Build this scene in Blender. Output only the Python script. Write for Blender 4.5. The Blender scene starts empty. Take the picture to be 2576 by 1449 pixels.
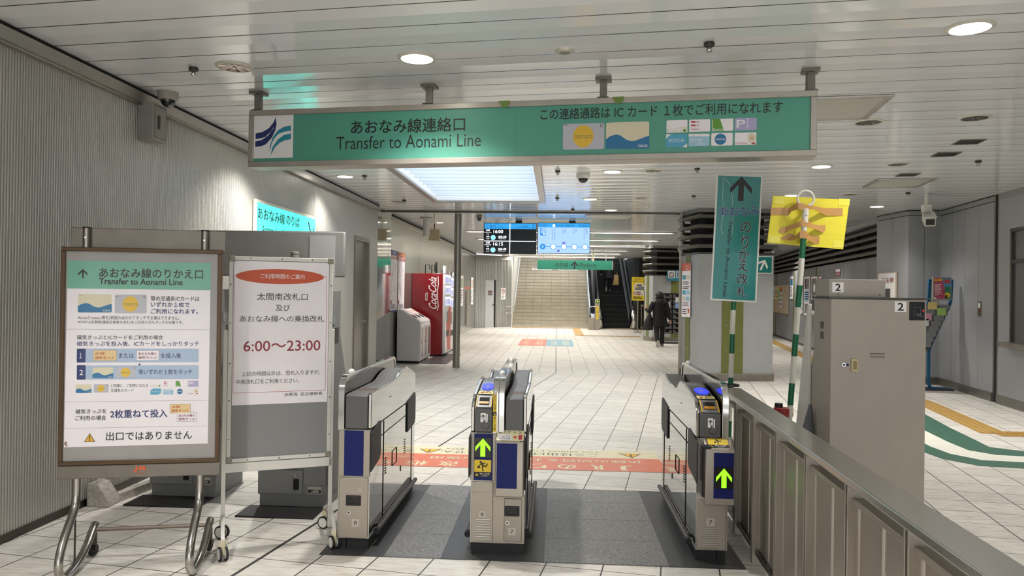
import bpy, bmesh, math, random
from mathutils import Vector, Matrix
random.seed(7)
C = bpy.context.scene.collection
SC = bpy.context.scene
# ------------------------------------------------------------------ camera
FPX, ROLL, EYE = 1900.0, 0.014, 1.55
_dx, _dy = 112.0, -10.5
_psi = math.atan((_dx*math.cos(ROLL)-_dy*math.sin(ROLL))/FPX)
_th = -math.atan((_dx*math.sin(ROLL)+_dy*math.cos(ROLL))/math.hypot(FPX, 112))
FW = Vector((-math.sin(_psi)*math.cos(_th), math.cos(_psi)*math.cos(_th), math.sin(_th)))
_r0 = Vector((math.cos(_psi), math.sin(_psi), 0)); _u0 = _r0.cross(FW)
RT = math.cos(ROLL)*_r0+math.sin(ROLL)*_u0
UP = -math.sin(ROLL)*_r0+math.cos(ROLL)*_u0
EYEP = Vector((0, 0, EYE))
cam = bpy.data.cameras.new('camera'); cam.sensor_width = 36; cam.lens = FPX/2576*36; cam.clip_start = .05; cam.clip_end = 200
cam_o = bpy.data.objects.new('camera', cam); C.objects.link(cam_o)
_m = Matrix((RT, UP, -FW)).transposed().to_4x4(); _m.translation = EYEP; cam_o.matrix_world = _m
SC.camera = cam_o
# ------------------------------------------------------------------ world, exposure
W = bpy.data.worlds.new('world'); SC.world = W; W.use_nodes = True
W.node_tree.nodes['Background'].inputs[0].default_value = (.86, .88, .90, 1)
W.node_tree.nodes['Background'].inputs[1].default_value = 1.3
SC.view_settings.view_transform = 'Standard'; SC.view_settings.look = 'None'
SC.view_settings.exposure = 0.85; SC.view_settings.gamma = 1.0; SC.view_settings.use_curve_mapping = False
SC.cycles.use_denoising = True; SC.cycles.max_bounces = 8; SC.cycles.diffuse_bounces = 6; SC.cycles.glossy_bounces = 4
SC.cycles.sample_clamp_indirect = 6; SC.cycles.caustics_reflective = False; SC.cycles.caustics_refractive = False
CEIL = 3.1
SPOT_W, SPOT_FILL = 122.0, 150.0
STRIP_E, SKY_E, SCREEN_E, LAMP_E = 15.0, 1.45, .62, 14.0
# where a point of the photograph (2576 x 1449) falls on a horizontal / frontal / sideways / upright plane
def ray(x, y): return FW*FPX+RT*(x-1288)-UP*(y-724.5)
def Zp(x, y, z=0.0):
    d = ray(x, y); return EYEP+d*((z-EYE)/d.z)
def Yp(x, y, v):
    d = ray(x, y); return EYEP+d*(v/d.y)
def Xp(x, y, v):
    d = ray(x, y); return EYEP+d*(v/d.x)
def hitp(x, y, o, n):
    d = ray(x, y); return EYEP+d*((o-EYEP).dot(n)/d.dot(n))
# ------------------------------------------------------------------ lamps (downlight beams, and added fill spots without fixtures)
def spot(loc, w=None, size=125, blend=.9, col=(1, .97, .93), rad=.07):
    l = bpy.data.lights.new('overhead_spot', 'SPOT'); l.energy = w or SPOT_W; l.spot_size = math.radians(size); l.spot_blend = blend
    l.color = col; l.shadow_soft_size = rad
    o = bpy.data.objects.new('overhead_spot', l); C.objects.link(o); o.location = loc
    return o
# ------------------------------------------------------------------ materials
def lin(h):
    if isinstance(h, str):
        h = h.lstrip('#'); c = [int(h[i:i+2], 16)/255 for i in (0, 2, 4)]
        return tuple((v/12.92 if v <= .04045 else ((v+.055)/1.055)**2.4) for v in c)+(1,)
    return tuple(h)+(1,) if len(h) == 3 else tuple(h)
MATS = {}
def M(name, col='#888888', rough=.5, metal=0.0, emit=0.0, var=.06, scale=8.0, bump=0.0, stretch=None, alpha=1.0, coat=0.0, spec=.5, rvar=.0, trans=0.0):
    if name in MATS: return MATS[name]
    m = bpy.data.materials.new(name); m.use_nodes = True; nt = m.node_tree; b = nt.nodes['Principled BSDF']
    c = lin(col); b.inputs['Base Color'].default_value = c; b.inputs['Roughness'].default_value = rough; b.inputs['Metallic'].default_value = metal
    b.inputs['Specular IOR Level'].default_value = spec; b.inputs['Coat Weight'].default_value = coat; b.inputs['Alpha'].default_value = alpha
    if trans: b.inputs['Transmission Weight'].default_value = trans
    if emit:
        b.inputs['Emission Color'].default_value = c; b.inputs['Emission Strength'].default_value = emit
    elif var or bump or rvar:
        tc = nt.nodes.new('ShaderNodeTexCoord'); mp = nt.nodes.new('ShaderNodeMapping'); nz = nt.nodes.new('ShaderNodeTexNoise')
        mp.inputs['Scale'].default_value = stretch or (1, 1, 1); nz.inputs['Scale'].default_value = scale; nz.inputs['Detail'].default_value = 4
        nt.links.new(tc.outputs['Object'], mp.inputs[0]); nt.links.new(mp.outputs[0], nz.inputs['Vector'])
        if var:
            mr = nt.nodes.new('ShaderNodeMapRange'); mr.inputs[1].default_value = .25; mr.inputs[2].default_value = .75
            mr.inputs[3].default_value = 1-var; mr.inputs[4].default_value = 1+var
            mx = nt.nodes.new('ShaderNodeVectorMath'); mx.operation = 'SCALE'; mx.inputs[0].default_value = c[:3]
            nt.links.new(nz.outputs[0], mr.inputs[0]); nt.links.new(mr.outputs[0], mx.inputs['Scale']); nt.links.new(mx.outputs[0], b.inputs['Base Color'])
        if rvar:
            m2 = nt.nodes.new('ShaderNodeMapRange'); m2.inputs[1].default_value = .3; m2.inputs[2].default_value = .7
            m2.inputs[3].default_value = max(.02, rough-rvar); m2.inputs[4].default_value = rough+rvar
            nt.links.new(nz.outputs[0], m2.inputs[0]); nt.links.new(m2.outputs[0], b.inputs['Roughness'])
        if bump:
            bp = nt.nodes.new('ShaderNodeBump'); bp.inputs['Strength'].default_value = bump; bp.inputs['Distance'].default_value = .01
            nt.links.new(nz.outputs[0], bp.inputs['Height']); nt.links.new(bp.outputs[0], b.inputs['Normal'])
    MATS[name] = m; return m
class NT:   # small node helper
    def __init__(s, m): s.nt = m.node_tree
    def n(s, t, **k):
        q = s.nt.nodes.new(t)
        for a, v in k.items(): setattr(q, a, v)
        return q
    def l(s, a, b): s.nt.links.new(a, b)
    def math(s, op, a, b=None, c=None):
        q = s.n('ShaderNodeMath', operation=op)
        for i, v in enumerate((a, b, c)):
            if v is None: continue
            if isinstance(v, (int, float)): q.inputs[i].default_value = v
            else: s.l(v, q.inputs[i])
        return q.outputs[0]
def tile_mat(name, ang, u0, du, v0, dv, bold):
    m = bpy.data.materials.new(name); m.use_nodes = True; g = NT(m); b = m.node_tree.nodes['Principled BSDF']
    tc = g.n('ShaderNodeTexCoord'); sp = g.n('ShaderNodeSeparateXYZ'); g.l(tc.outputs['Object'], sp.inputs[0])
    ca, sa = math.cos(ang), math.sin(ang); X, Y = sp.outputs[0], sp.outputs[1]
    u = g.math('SUBTRACT', g.math('MULTIPLY', X, ca), g.math('MULTIPLY', Y, sa))
    v = g.math('ADD', g.math('MULTIPLY', X, sa), g.math('MULTIPLY', Y, ca))
    uu = g.math('DIVIDE', g.math('SUBTRACT', u, u0), du); vv = g.math('DIVIDE', g.math('SUBTRACT', v, v0), dv)
    def edge(t, w):
        a = g.math('ABSOLUTE', g.math('SUBTRACT', t, g.math('ROUND', t))); return g.math('LESS_THAN', a, w)
    line = g.math('MAXIMUM', edge(uu, .0042/du), edge(vv, .0036/dv))
    line = g.math('MAXIMUM', line, g.math('LESS_THAN', g.math('ABSOLUTE', g.math('SUBTRACT', u, bold)), .011))
    cv = g.n('ShaderNodeCombineXYZ'); g.l(g.math('FLOOR', uu), cv.inputs[0]); g.l(g.math('FLOOR', vv), cv.inputs[1])
    wn = g.n('ShaderNodeTexWhiteNoise', noise_dimensions='3D'); g.l(cv.outputs[0], wn.inputs['Vector'])
    # fine stone streaks, shifted per tile
    mp = g.n('ShaderNodeMapping'); mp.inputs['Scale'].default_value = (3, 16, 1); mp.inputs['Rotation'].default_value = (0, 0, ang)
    ad = g.n('ShaderNodeVectorMath', operation='ADD'); g.l(tc.outputs['Object'], ad.inputs[0]); g.l(wn.outputs['Color'], ad.inputs[1]); g.l(ad.outputs[0], mp.inputs[0])
    nz = g.n('ShaderNodeTexNoise'); nz.inputs['Scale'].default_value = 2.2; nz.inputs['Detail'].default_value = 7; nz.inputs['Roughness'].default_value = .65; g.l(mp.outputs[0], nz.inputs['Vector'])
    cr = g.n('ShaderNodeValToRGB'); cr.color_ramp.elements[0].position = .30; cr.color_ramp.elements[0].color = lin('#bab3a8'); cr.color_ramp.elements[1].position = .56; cr.color_ramp.elements[1].color = lin('#d9d4cb')
    g.l(nz.outputs[0], cr.inputs[0])
    mr = g.n('ShaderNodeMapRange'); mr.inputs[3].default_value = .90; mr.inputs[4].default_value = 1.04; g.l(wn.outputs['Value'], mr.inputs[0])
    sc = g.n('ShaderNodeVectorMath', operation='SCALE'); g.l(cr.outputs[0], sc.inputs[0]); g.l(mr.outputs[0], sc.inputs['Scale'])
    mx = g.n('ShaderNodeMix', data_type='RGBA'); g.l(line, mx.inputs['Factor']); g.l(sc.outputs[0], mx.inputs['A']); mx.inputs['B'].default_value = lin('#3a3836'); g.l(mx.outputs['Result'], b.inputs['Base Color'])
    ro = g.n('ShaderNodeMapRange'); ro.inputs[3].default_value = .30; ro.inputs[4].default_value = .46; g.l(nz.outputs[0], ro.inputs[0]); g.l(ro.outputs[0], b.inputs['Roughness'])
    bp = g.n('ShaderNodeBump'); bp.inputs['Strength'].default_value = .3; bp.inputs['Distance'].default_value = .002; bp.invert = True; g.l(line, bp.inputs['Height']); g.l(bp.outputs[0], b.inputs['Normal'])
    return m
def slat_mat(name, ang, off, pitch, col):
    m = bpy.data.materials.new(name); m.use_nodes = True; g = NT(m); b = m.node_tree.nodes['Principled BSDF']
    tc = g.n('ShaderNodeTexCoord'); sp = g.n('ShaderNodeSeparateXYZ'); g.l(tc.outputs['Object'], sp.inputs[0])
    v = g.math('ADD', g.math('MULTIPLY', sp.outputs[0], math.sin(ang)), g.math('MULTIPLY', sp.outputs[1], math.cos(ang)))
    t = g.math('DIVIDE', g.math('SUBTRACT', v, off), pitch); a = g.math('SUBTRACT', t, g.math('ROUND', t)); ab = g.math('ABSOLUTE', a)
    groove = g.math('LESS_THAN', ab, .016)
    nz = g.n('ShaderNodeTexNoise'); nz.inputs['Scale'].default_value = .9; nz.inputs['Detail'].default_value = 3; g.l(tc.outputs['Object'], nz.inputs['Vector'])
    mr = g.n('ShaderNodeMapRange'); mr.inputs[3].default_value = .94; mr.inputs[4].default_value = 1.05; g.l(nz.outputs[0], mr.inputs[0])
    sc = g.n('ShaderNodeVectorMath', operation='SCALE'); sc.inputs[0].default_value = lin(col)[:3]; g.l(mr.outputs[0], sc.inputs['Scale'])
    mx = g.n('ShaderNodeMix', data_type='RGBA'); g.l(groove, mx.inputs['Factor']); g.l(sc.outputs[0], mx.inputs['A']); mx.inputs['B'].default_value = lin('#5d5950'); g.l(mx.outputs['Result'], b.inputs['Base Color'])
    b.inputs['Roughness'].default_value = .11; b.inputs['Specular IOR Level'].default_value = 1.0
    # each metal strip bows down a little between its joints
    h = g.math('MULTIPLY', g.math('MULTIPLY', ab, ab), 4.0)
    gr = g.math('MULTIPLY', g.math('SUBTRACT', 1.0, g.math('MINIMUM', g.math('DIVIDE', ab, .03), 1.0)), -2.0)
    wob = g.n('ShaderNodeTexNoise'); wob.inputs['Scale'].default_value = .8; g.l(tc.outputs['Object'], wob.inputs['Vector'])
    hh = g.math('ADD', g.math('ADD', h, gr), g.math('MULTIPLY', wob.outputs[0], .8))
    bp = g.n('ShaderNodeBump'); bp.inputs['Strength'].default_value = 1.0; bp.inputs['Distance'].default_value = .0022; g.l(hh, bp.inputs['Height']); g.l(bp.outputs[0], b.inputs['Normal'])
    return m
# ------------------------------------------------------------------ mesh building
def V3(*a): return Vector(a)
class MB:
    def __init__(s): s.v = []; s.f = []; s.fm = []; s.mats = []
    def _mi(s, m):
        if m not in s.mats: s.mats.append(m)
        return s.mats.index(m)
    def add(s, vs, fs, m):
        o = len(s.v); s.v += [tuple(q) for q in vs]; i = s._mi(m)
        for f in fs: s.f.append([o+k for k in f]); s.fm.append(i)
        return s
    def box(s, x0, x1, y0, y1, z0, z1, m):
        v = [(x, y, z) for z in (z0, z1) for y in (y0, y1) for x in (x0, x1)]
        return s.add(v, [(0, 2, 3, 1), (4, 5, 7, 6), (0, 1, 5, 4), (2, 6, 7, 3), (0, 4, 6, 2), (1, 3, 7, 5)], m)
    def bar(s, p, q, w, h, m, up=(0, 0, 1)):
        p, q, up = Vector(p), Vector(q), Vector(up); d = (q-p).normalized(); sd = d.cross(up)
        if sd.length < 1e-5: sd = d.cross(Vector((1, 0, 0)))
        sd.normalize(); u = sd.cross(d); v = []
        for e in (p, q):
            for a, b in ((-1, -1), (1, -1), (1, 1), (-1, 1)): v.append(e+sd*(a*w/2)+u*(b*h/2))
        return s.add(v, [(3, 2, 1, 0), (4, 5, 6, 7), (0, 1, 5, 4), (1, 2, 6, 5), (2, 3, 7, 6), (3, 0, 4, 7)], m)
    def prism(s, poly, ax, a, b, m):
        n = len(poly)
        def p3(p, t): return (t, p[0], p[1]) if ax == 'x' else (p[0], t, p[1]) if ax == 'y' else (p[0], p[1], t)
        v = [p3(p, a) for p in poly]+[p3(p, b) for p in poly]
        return s.add(v, [list(range(n)), list(range(2*n-1, n-1, -1))]+[(i, (i+1) % n, n+(i+1) % n, n+i) for i in range(n)], m)
    def cyl(s, p, q, r, m, n=16, r2=None):
        p, q = Vector(p), Vector(q); d = (q-p).normalized(); a = d.orthogonal().normalized(); b = d.cross(a); r2 = r if r2 is None else r2; v = []
        for e, rr in ((p, r), (q, r2)):
            for i in range(n):
                t = 2*math.pi*i/n; v.append(e+a*(rr*math.cos(t))+b*(rr*math.sin(t)))
        return s.add(v, [list(range(n-1, -1, -1)), list(range(n, 2*n))]+[(i, (i+1) % n, n+(i+1) % n, n+i) for i in range(n)], m)
    def tube(s, path, r, m, n=10, closed=False, smooth=0):
        P = [Vector(p) for p in path]; R = list(r) if isinstance(r, (list, tuple)) else [r]*len(P)
        for _ in range(smooth):
            Q, RR = [], []
            for i in range(len(P)-1):
                if i == 0: Q.append(P[0]); RR.append(R[0])
                Q.append(P[i]*.75+P[i+1]*.25); Q.append(P[i]*.25+P[i+1]*.75); RR += [R[i]*.75+R[i+1]*.25, R[i]*.25+R[i+1]*.75]
            Q.append(P[-1]); RR.append(R[-1]); P, R = Q, RR
        v = []; k = len(P); a = None
        for i in range(k):
            d = (P[(i+1) % k if closed else min(i+1, k-1)]-P[(i-1) % k if closed else max(i-1, 0)]).normalized()
            a = d.orthogonal().normalized() if a is None else (a-d*a.dot(d)).normalized(); b = d.cross(a)
            for j in range(n):
                t = 2*math.pi*j/n; v.append(P[i]+a*(R[i]*math.cos(t))+b*(R[i]*math.sin(t)))
        f = []
        for i in range(k if closed else k-1):
            i2 = (i+1) % k
            for j in range(n): f.append((i*n+j, i*n+(j+1) % n, i2*n+(j+1) % n, i2*n+j))
        if not closed: f += [list(range(n-1, -1, -1)), list(range((k-1)*n, k*n))]
        return s.add(v, f, m)
    def lathe(s, prof, c, m, n=24, axis='z'):
        v = []; c = Vector(c)
        for r, z in prof:
            for j in range(n):
                t = 2*math.pi*j/n; x, y = r*math.cos(t), r*math.sin(t)
                v.append(c+(Vector((x, y, z)) if axis == 'z' else Vector((z, x, y)) if axis == 'x' else Vector((x, z, y))))
        k = len(prof); f = [(i*n+j, i*n+(j+1) % n, (i+1)*n+(j+1) % n, (i+1)*n+j) for i in range(k-1) for j in range(n)]
        f += [list(range(n-1, -1, -1)), list(range((k-1)*n, k*n))]
        return s.add(v, f, m)
    def rings(s, rs, m, n=16):   # loft of ellipses: (centre, rx, ry)
        v = []
        for c, rx, ry in rs:
            for j in range(n):
                t = 2*math.pi*j/n; v.append((c[0]+rx*math.cos(t), c[1]+ry*math.sin(t), c[2]))
        k = len(rs); f = [(i*n+j, i*n+(j+1) % n, (i+1)*n+(j+1) % n, (i+1)*n+j) for i in range(k-1) for j in range(n)]
        f += [list(range(n-1, -1, -1)), list(range((k-1)*n, k*n))]
        return s.add(v, f, m)
    def ball(s, c, rx, ry, rz, m, n=16, k=10, jit=0):
        rs = []
        for i in range(1, k):
            t = math.pi*i/k; j = 1+jit*random.uniform(-1, 1)
            rs.append(((c[0], c[1], c[2]-rz*math.cos(t)), rx*math.sin(t)*j, ry*math.sin(t)*j))
        rs = [((c[0], c[1], c[2]-rz), rx*.02, ry*.02)]+rs+[((c[0], c[1], c[2]+rz), rx*.02, ry*.02)]
        return s.rings(rs, m, n)
    def poly(s, pts, m): return s.add(pts, [list(range(len(pts)))], m)
    def build(s, name, parent=None, bevel=0.0, smooth=True, seg=2, recalc=True, ang=38):
        me = bpy.data.meshes.new(name); me.from_pydata(s.v, [], s.f)
        for m in s.mats: me.materials.append(m)
        me.polygons.foreach_set('material_index', s.fm)
        if recalc:
            b = bmesh.new(); b.from_mesh(me); bmesh.ops.recalc_face_normals(b, faces=b.faces); b.to_mesh(me); b.free()
        if smooth:
            me.polygons.foreach_set('use_smooth', [True]*len(me.polygons)); me.set_sharp_from_angle(angle=math.radians(ang))
        me.update(); o = bpy.data.objects.new(name, me); C.objects.link(o)
        if parent: o.parent = parent
        if bevel:
            d = o.modifiers.new('bevel', 'BEVEL'); d.width = bevel; d.segments = seg; d.limit_method = 'ANGLE'; d.angle_limit = math.radians(40); d.harden_normals = False
        return o
_G = {}
def glyphs(txt, bold=0.0, shear=0.0, res=3):
    k = (txt, bold, shear, res)
    if k in _G: return _G[k]
    c = bpy.data.curves.new('writing', 'FONT'); c.body = txt; c.size = 1; c.offset = bold; c.shear = shear; c.resolution_u = res; c.fill_mode = 'FRONT'
    o = bpy.data.objects.new('writing', c); C.objects.link(o); bpy.context.view_layer.update()
    dg = bpy.context.evaluated_depsgraph_get(); me = bpy.data.meshes.new_from_object(o.evaluated_get(dg))
    vs = [(v.co.x, v.co.y) for v in me.vertices]; fs = [list(p.vertices) for p in me.polygons]
    bpy.data.objects.remove(o); bpy.data.curves.remove(c); bpy.data.meshes.remove(me)
    if not vs: vs = [(0, 0), (1, 0), (1, 1)]
    x0 = min(a for a, b in vs); x1 = max(a for a, b in vs); y0 = min(b for a, b in vs); y1 = max(b for a, b in vs)
    w, h = max(x1-x0, 1e-4), max(y1-y0, 1e-4)
    _G[k] = ([((a-x0)/w-.5, (b-y0)/h-.5) for a, b in vs], fs, w/h); return _G[k]
class Print(MB):
    """flat printing on a real surface: origin o, right u, up v (unit vectors); step = thickness of one layer of ink"""
    def __init__(s, o, u, v, step=.0005, base=.0006):
        super().__init__(); s.o, s.u, s.w = Vector(o), Vector(u).normalized(), Vector(v).normalized(); s.n = s.u.cross(s.w); s.step, s.base = step, base; s.cx, s.cy, s.cs = 0, 0, 1
    def p(s, a, b, l=0): return s.o+s.u*a+s.w*b+s.n*(s.base+s.step*l)
    def crop(s, x, y, sc): s.cx, s.cy, s.cs = x, y, sc; return s
    def uv(s, x, y):
        q = hitp(s.cx+x/s.cs, s.cy+y/s.cs, s.o, s.n)-s.o; return q.dot(s.u), q.dot(s.w)
    def face(s, pts, m, l=0): return s.add([s.p(a, b, l) for a, b in pts], [list(range(len(pts)))], m)
    def rect(s, a0, b0, a1, b1, m, l=0): return s.face([(a0, b0), (a1, b0), (a1, b1), (a0, b1)], m, l)
    def rrect(s, a0, b0, a1, b1, r, m, l=0):
        pts = []
        for cx, cy, t0 in ((a1-r, b1-r, 0), (a0+r, b1-r, 90), (a0+r, b0+r, 180), (a1-r, b0+r, 270)):
            for k in range(5):
                t = math.radians(t0+k*22.5); pts.append((cx+r*math.cos(t), cy+r*math.sin(t)))
        return s.face(pts, m, l)
    def frame(s, a0, b0, a1, b1, t, m, l=0):
        s.rect(a0, b0, a1, b0+t, m, l); s.rect(a0, b1-t, a1, b1, m, l); s.rect(a0, b0+t, a0+t, b1-t, m, l); s.rect(a1-t, b0+t, a1, b1-t, m, l)
    def oval(s, a, b, ra, rb, m, l=0, n=32): return s.face([(a+ra*math.cos(2*math.pi*i/n), b+rb*math.sin(2*math.pi*i/n)) for i in range(n)], m, l)
    def stroke(s, a, b, w, m, l=0):
        d = Vector((b[0]-a[0], b[1]-a[1])).normalized()*w/2; q = Vector((-d.y, d.x))
        return s.face([(a[0]+q.x, a[1]+q.y), (b[0]+q.x, b[1]+q.y), (b[0]-q.x, b[1]-q.y), (a[0]-q.x, a[1]-q.y)], m, l)
    def arrow(s, a, b, w, h, m, l=0, t=.11, rot=0.0):   # centre, size
        P = [(0, .5), (.5, .03), (.5, -.2), (t, .16), (t, -.5), (-t, -.5), (-t, .16), (-.5, -.2), (-.5, .03)]
        c, q = math.cos(rot), math.sin(rot)
        return s.face([(a+(x*w)*c-(y*h)*q, b+(x*w)*q+(y*h)*c) for x, y in P], m, l)
    def text(s, t, a, b, w, h, m, l=1, rot=0.0, bold=0.0, shear=0.0, res=3):
        vs, fs, _ = glyphs(t, min(bold, 0.0), shear, res); c, q = math.cos(rot), math.sin(rot); n_ = max(1, t.count('\n')+1); e = max(bold, 0)*h/n_*.8
        w, h = w-2*e, h-2*e
        for k_, (dx, dy) in enumerate(((-e, -e), (e, -e), (-e, e), (e, e)) if e > 0 else ((0, 0),)):
            s.add([s.p(a+dx+x*w*c-y*h*q, b+dy+x*w*q+y*h*c, l+.2*k_) for x, y in vs], fs, m)
        return s
    def hline(s, x0, x1, y, t, m, l=1):
        v = s.uv((x0+x1)/2, y)[1]; return s.rect(s.uv(x0, y)[0], v-t/2, s.uv(x1, y)[0], v+t/2, m, l)
    def t(s, txt, x0, y0, x1, y1, h, m, l=2, **k):      # left-middle and right-middle of a line as they stand in the photograph
        a0, b0 = s.uv(x0, y0); a1, b1 = s.uv(x1, y1); hh = abs(s.uv(x0, y0-h/2)[1]-s.uv(x0, y0+h/2)[1])
        return s.text(txt, (a0+a1)/2, (b0+b1)/2, a1-a0, hh, m, l, **k)
    def pr(s, x0, y0, x1, y1, m, l=0, r=0):
        a0, b0 = s.uv(x0, y1); a1, b1 = s.uv(x1, y0)
        return s.rrect(a0, b0, a1, b1, r, m, l) if r else s.rect(a0, b0, a1, b1, m, l)
def thing(name, label, cat, loc=(0, 0, 0), rz=0.0, group=None):
    o = bpy.data.objects.new(name, None); C.objects.link(o); o.location = loc; o.rotation_euler = (0, 0, rz); o.empty_display_size = .1
    o['label'] = label; o['category'] = cat
    if group: o['group'] = group
    return o
def tag(o, label, cat, group=None):
    o['label'] = label; o['category'] = cat
    if group: o['group'] = group
    return o
def struct(o): o['kind'] = 'structure'; return o
def dup(root, loc, label, rz=None, group=None):
    r = root.copy(); C.objects.link(r); r.location = loc; r['label'] = label
    if rz is not None: r.rotation_euler = (0, 0, rz)
    if group: r['group'] = group
    for ch in list(root.children):
        c = ch.copy(); C.objects.link(c); c.parent = r
        for g in ch.children:
            d = g.copy(); C.objects.link(d); d.parent = c
    return r
# ------------------------------------------------------------------ shared materials
DULL = M('dull_steel', '#7b756c', .46, .9, var=.10, scale=8)
STEEL = M('brushed_steel', '#958f86', .36, 1.0, var=.10, scale=14, stretch=(1, 1, .15), rvar=.06)
STEELV = M('satin_steel', '#a59d92', .43, .78, var=.10, scale=6, stretch=(1, 1, .3), rvar=.06)
MIRROR = M('polished_steel', '#c6c4c0', .07, 1.0, var=.04, scale=3, bump=.015)
CHROME = M('chrome', '#c9c8c5', .10, 1.0, var=.02)
DKSTEEL = M('dark_steel', '#56524d', .38, 1.0, var=.08)
TUBE = M('tube_steel', '#aaa7a1', .20, 1.0, var=.10, scale=12)
ALU = M('aluminium', '#b4b0a8', .35, .9, var=.05)
WPAINT = M('white_paint', '#d6d3cb', .42, var=.05)
IVORY = M('ivory_metal', '#a59c91', .45, var=.04)
GREYP = M('grey_paint', '#8d8f8f', .42, var=.05)
GREYD = M('charcoal_plastic', '#5b5a5a', .42, var=.05, scale=60)
GREYM = M('machine_grey', '#7c7c7a', .5, var=.06)
BLACK = M('black_plastic', '#141414', .45, var=.1)
RUBBER = M('black_rubber', '#1d1c1d', .7, var=.15)
VOID = M('shaft_black', '#070707', .8, var=0)
WHITE = M('white_print', '#efece9', .5, var=.02)
PAPER = M('white_paper', '#efe9ec', .55, var=.03)
INK = M('black_ink', '#1c1a1c', .5, var=0)
NAVY = M('navy_ink', '#223068', .5, var=0)
RED = M('red_ink', '#8e2a3a', .5, var=0)
ORANGE = M('orange_ink', '#cf5a36', .5, var=.03)
YELLOW = M('yellow_print', '#e3c331', .5, var=.03)
TEAL = M('teal_print', '#529a86', .45, var=.02)
TEALD = M('deep_teal_print', '#0f7d78', .35, var=.03)
BLUEP = M('blue_panel', '#18215f', .45, var=.03, spec=.2)
GREEN_T = M('olive_column_paint', '#6a6d36', .4, var=.08)
LED = M('green_led', '#7dff1a', .5, emit=1.1)
LEDRED = M('red_led', '#ff2010', .5, emit=1.2)
# ================================================================== the setting
A_N = math.radians(9.3)
NEAR = tile_mat('stone_tiles_near', A_N, -2.34, .3207, 3.92, .31, -2.34)
FAR = tile_mat('stone_tiles_far', 0.0, .008, .325, 14.42, .325, .008)
m = MB(); m.poly([(-3.6, -4, 0), (9.5, -4, 0), (9.5, 14.42, 0), (-3.6, 14.42, 0)], NEAR); m.poly([(-3.6, 14.42, 0), (9.5, 14.42, 0), (9.5, 46, 0), (-3.6, 46, 0)], FAR)
floor = struct(m.build('floor', smooth=False))
def granite(name, lo, hi):
    q = bpy.data.materials.new(name); q.use_nodes = True; g = NT(q); b = q.node_tree.nodes['Principled BSDF']
    tc = g.n('ShaderNodeTexCoord'); nz = g.n('ShaderNodeTexNoise'); nz.inputs['Scale'].default_value = 140; nz.inputs['Detail'].default_value = 3; g.l(tc.outputs['Object'], nz.inputs['Vector'])
    cr = g.n('ShaderNodeValToRGB'); cr.color_ramp.elements[0].position = .36; cr.color_ramp.elements[0].color = lin(lo); cr.color_ramp.elements[1].position = .66; cr.color_ramp.elements[1].color = lin(hi); g.l(nz.outputs[0], cr.inputs[0])
    sp = g.n('ShaderNodeSeparateXYZ'); g.l(tc.outputs['Object'], sp.inputs[0])
    t = g.math('DIVIDE', g.math('SUBTRACT', sp.outputs[1], 4.34), .42); e = g.math('LESS_THAN', g.math('ABSOLUTE', g.math('SUBTRACT', t, g.math('ROUND', t))), .007)
    mx = g.n('ShaderNodeMix', data_type='RGBA'); g.l(e, mx.inputs['Factor']); g.l(cr.outputs[0], mx.inputs['A']); mx.inputs['B'].default_value = lin('#222222'); g.l(mx.outputs['Result'], b.inputs['Base Color'])
    b.inputs['Roughness'].default_value = .42; return q
GD, GL = granite('granite_dark', '#2b2c2d', '#4b4b4b'), granite('granite_grey', '#4d4e4f', '#908e8a')
m = MB()
for x0, x1 in ((-1.36, -.98), (-.65, -.05), (.66, 1.09)): m.box(x0, x1, 4.335, 5.97, -.01, .004, GD)
m.build('granite_strip', floor, smooth=False)
m = MB()
for x0, x1 in ((-.98, -.65), (-.05, .66)): m.box(x0, x1, 4.335, 5.97, -.01, .004, GL)
m.build('granite_panel', floor, smooth=False)
# ceiling: glossy metal strips, laid 8 degrees off the gates, with a square opening for the luminous coffer
A_C = math.radians(7.8)
STRIP = slat_mat('ceiling_strips', A_C, 4.22, .325, '#eaecee'); STRIP2 = slat_mat('ceiling_strips_far', 0.0, 14.7, .31, '#e6e8ea')
HX0, HX1, HY0, HY1 = -2.06, -.30, 8.3, 12.85
m = MB()
for x0, x1, y0, y1 in ((-3.5, 9.5, -4, HY0), (-3.5, HX0, HY0, HY1), (HX1, 9.5, HY0, HY1), (-3.5, 9.5, HY1, 14.62)):
    m.poly([(x0, y0, CEIL), (x0, y1, CEIL), (x1, y1, CEIL), (x1, y0, CEIL)], STRIP)
ceiling = struct(m.build('ceiling', smooth=False, recalc=False))
m = MB(); m.poly([(-3.5, 14.62, CEIL), (-3.5, 34, CEIL), (9.5, 34, CEIL), (9.5, 14.62, CEIL)], STRIP2); m.build('far_ceiling', ceiling, smooth=False, recalc=False)
m = MB(); m.box(-3.4, 2.4, 14.58, 14.66, CEIL-.03, CEIL-.0005, DKSTEEL); struct(m.build('trim_1', bevel=.004))
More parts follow.
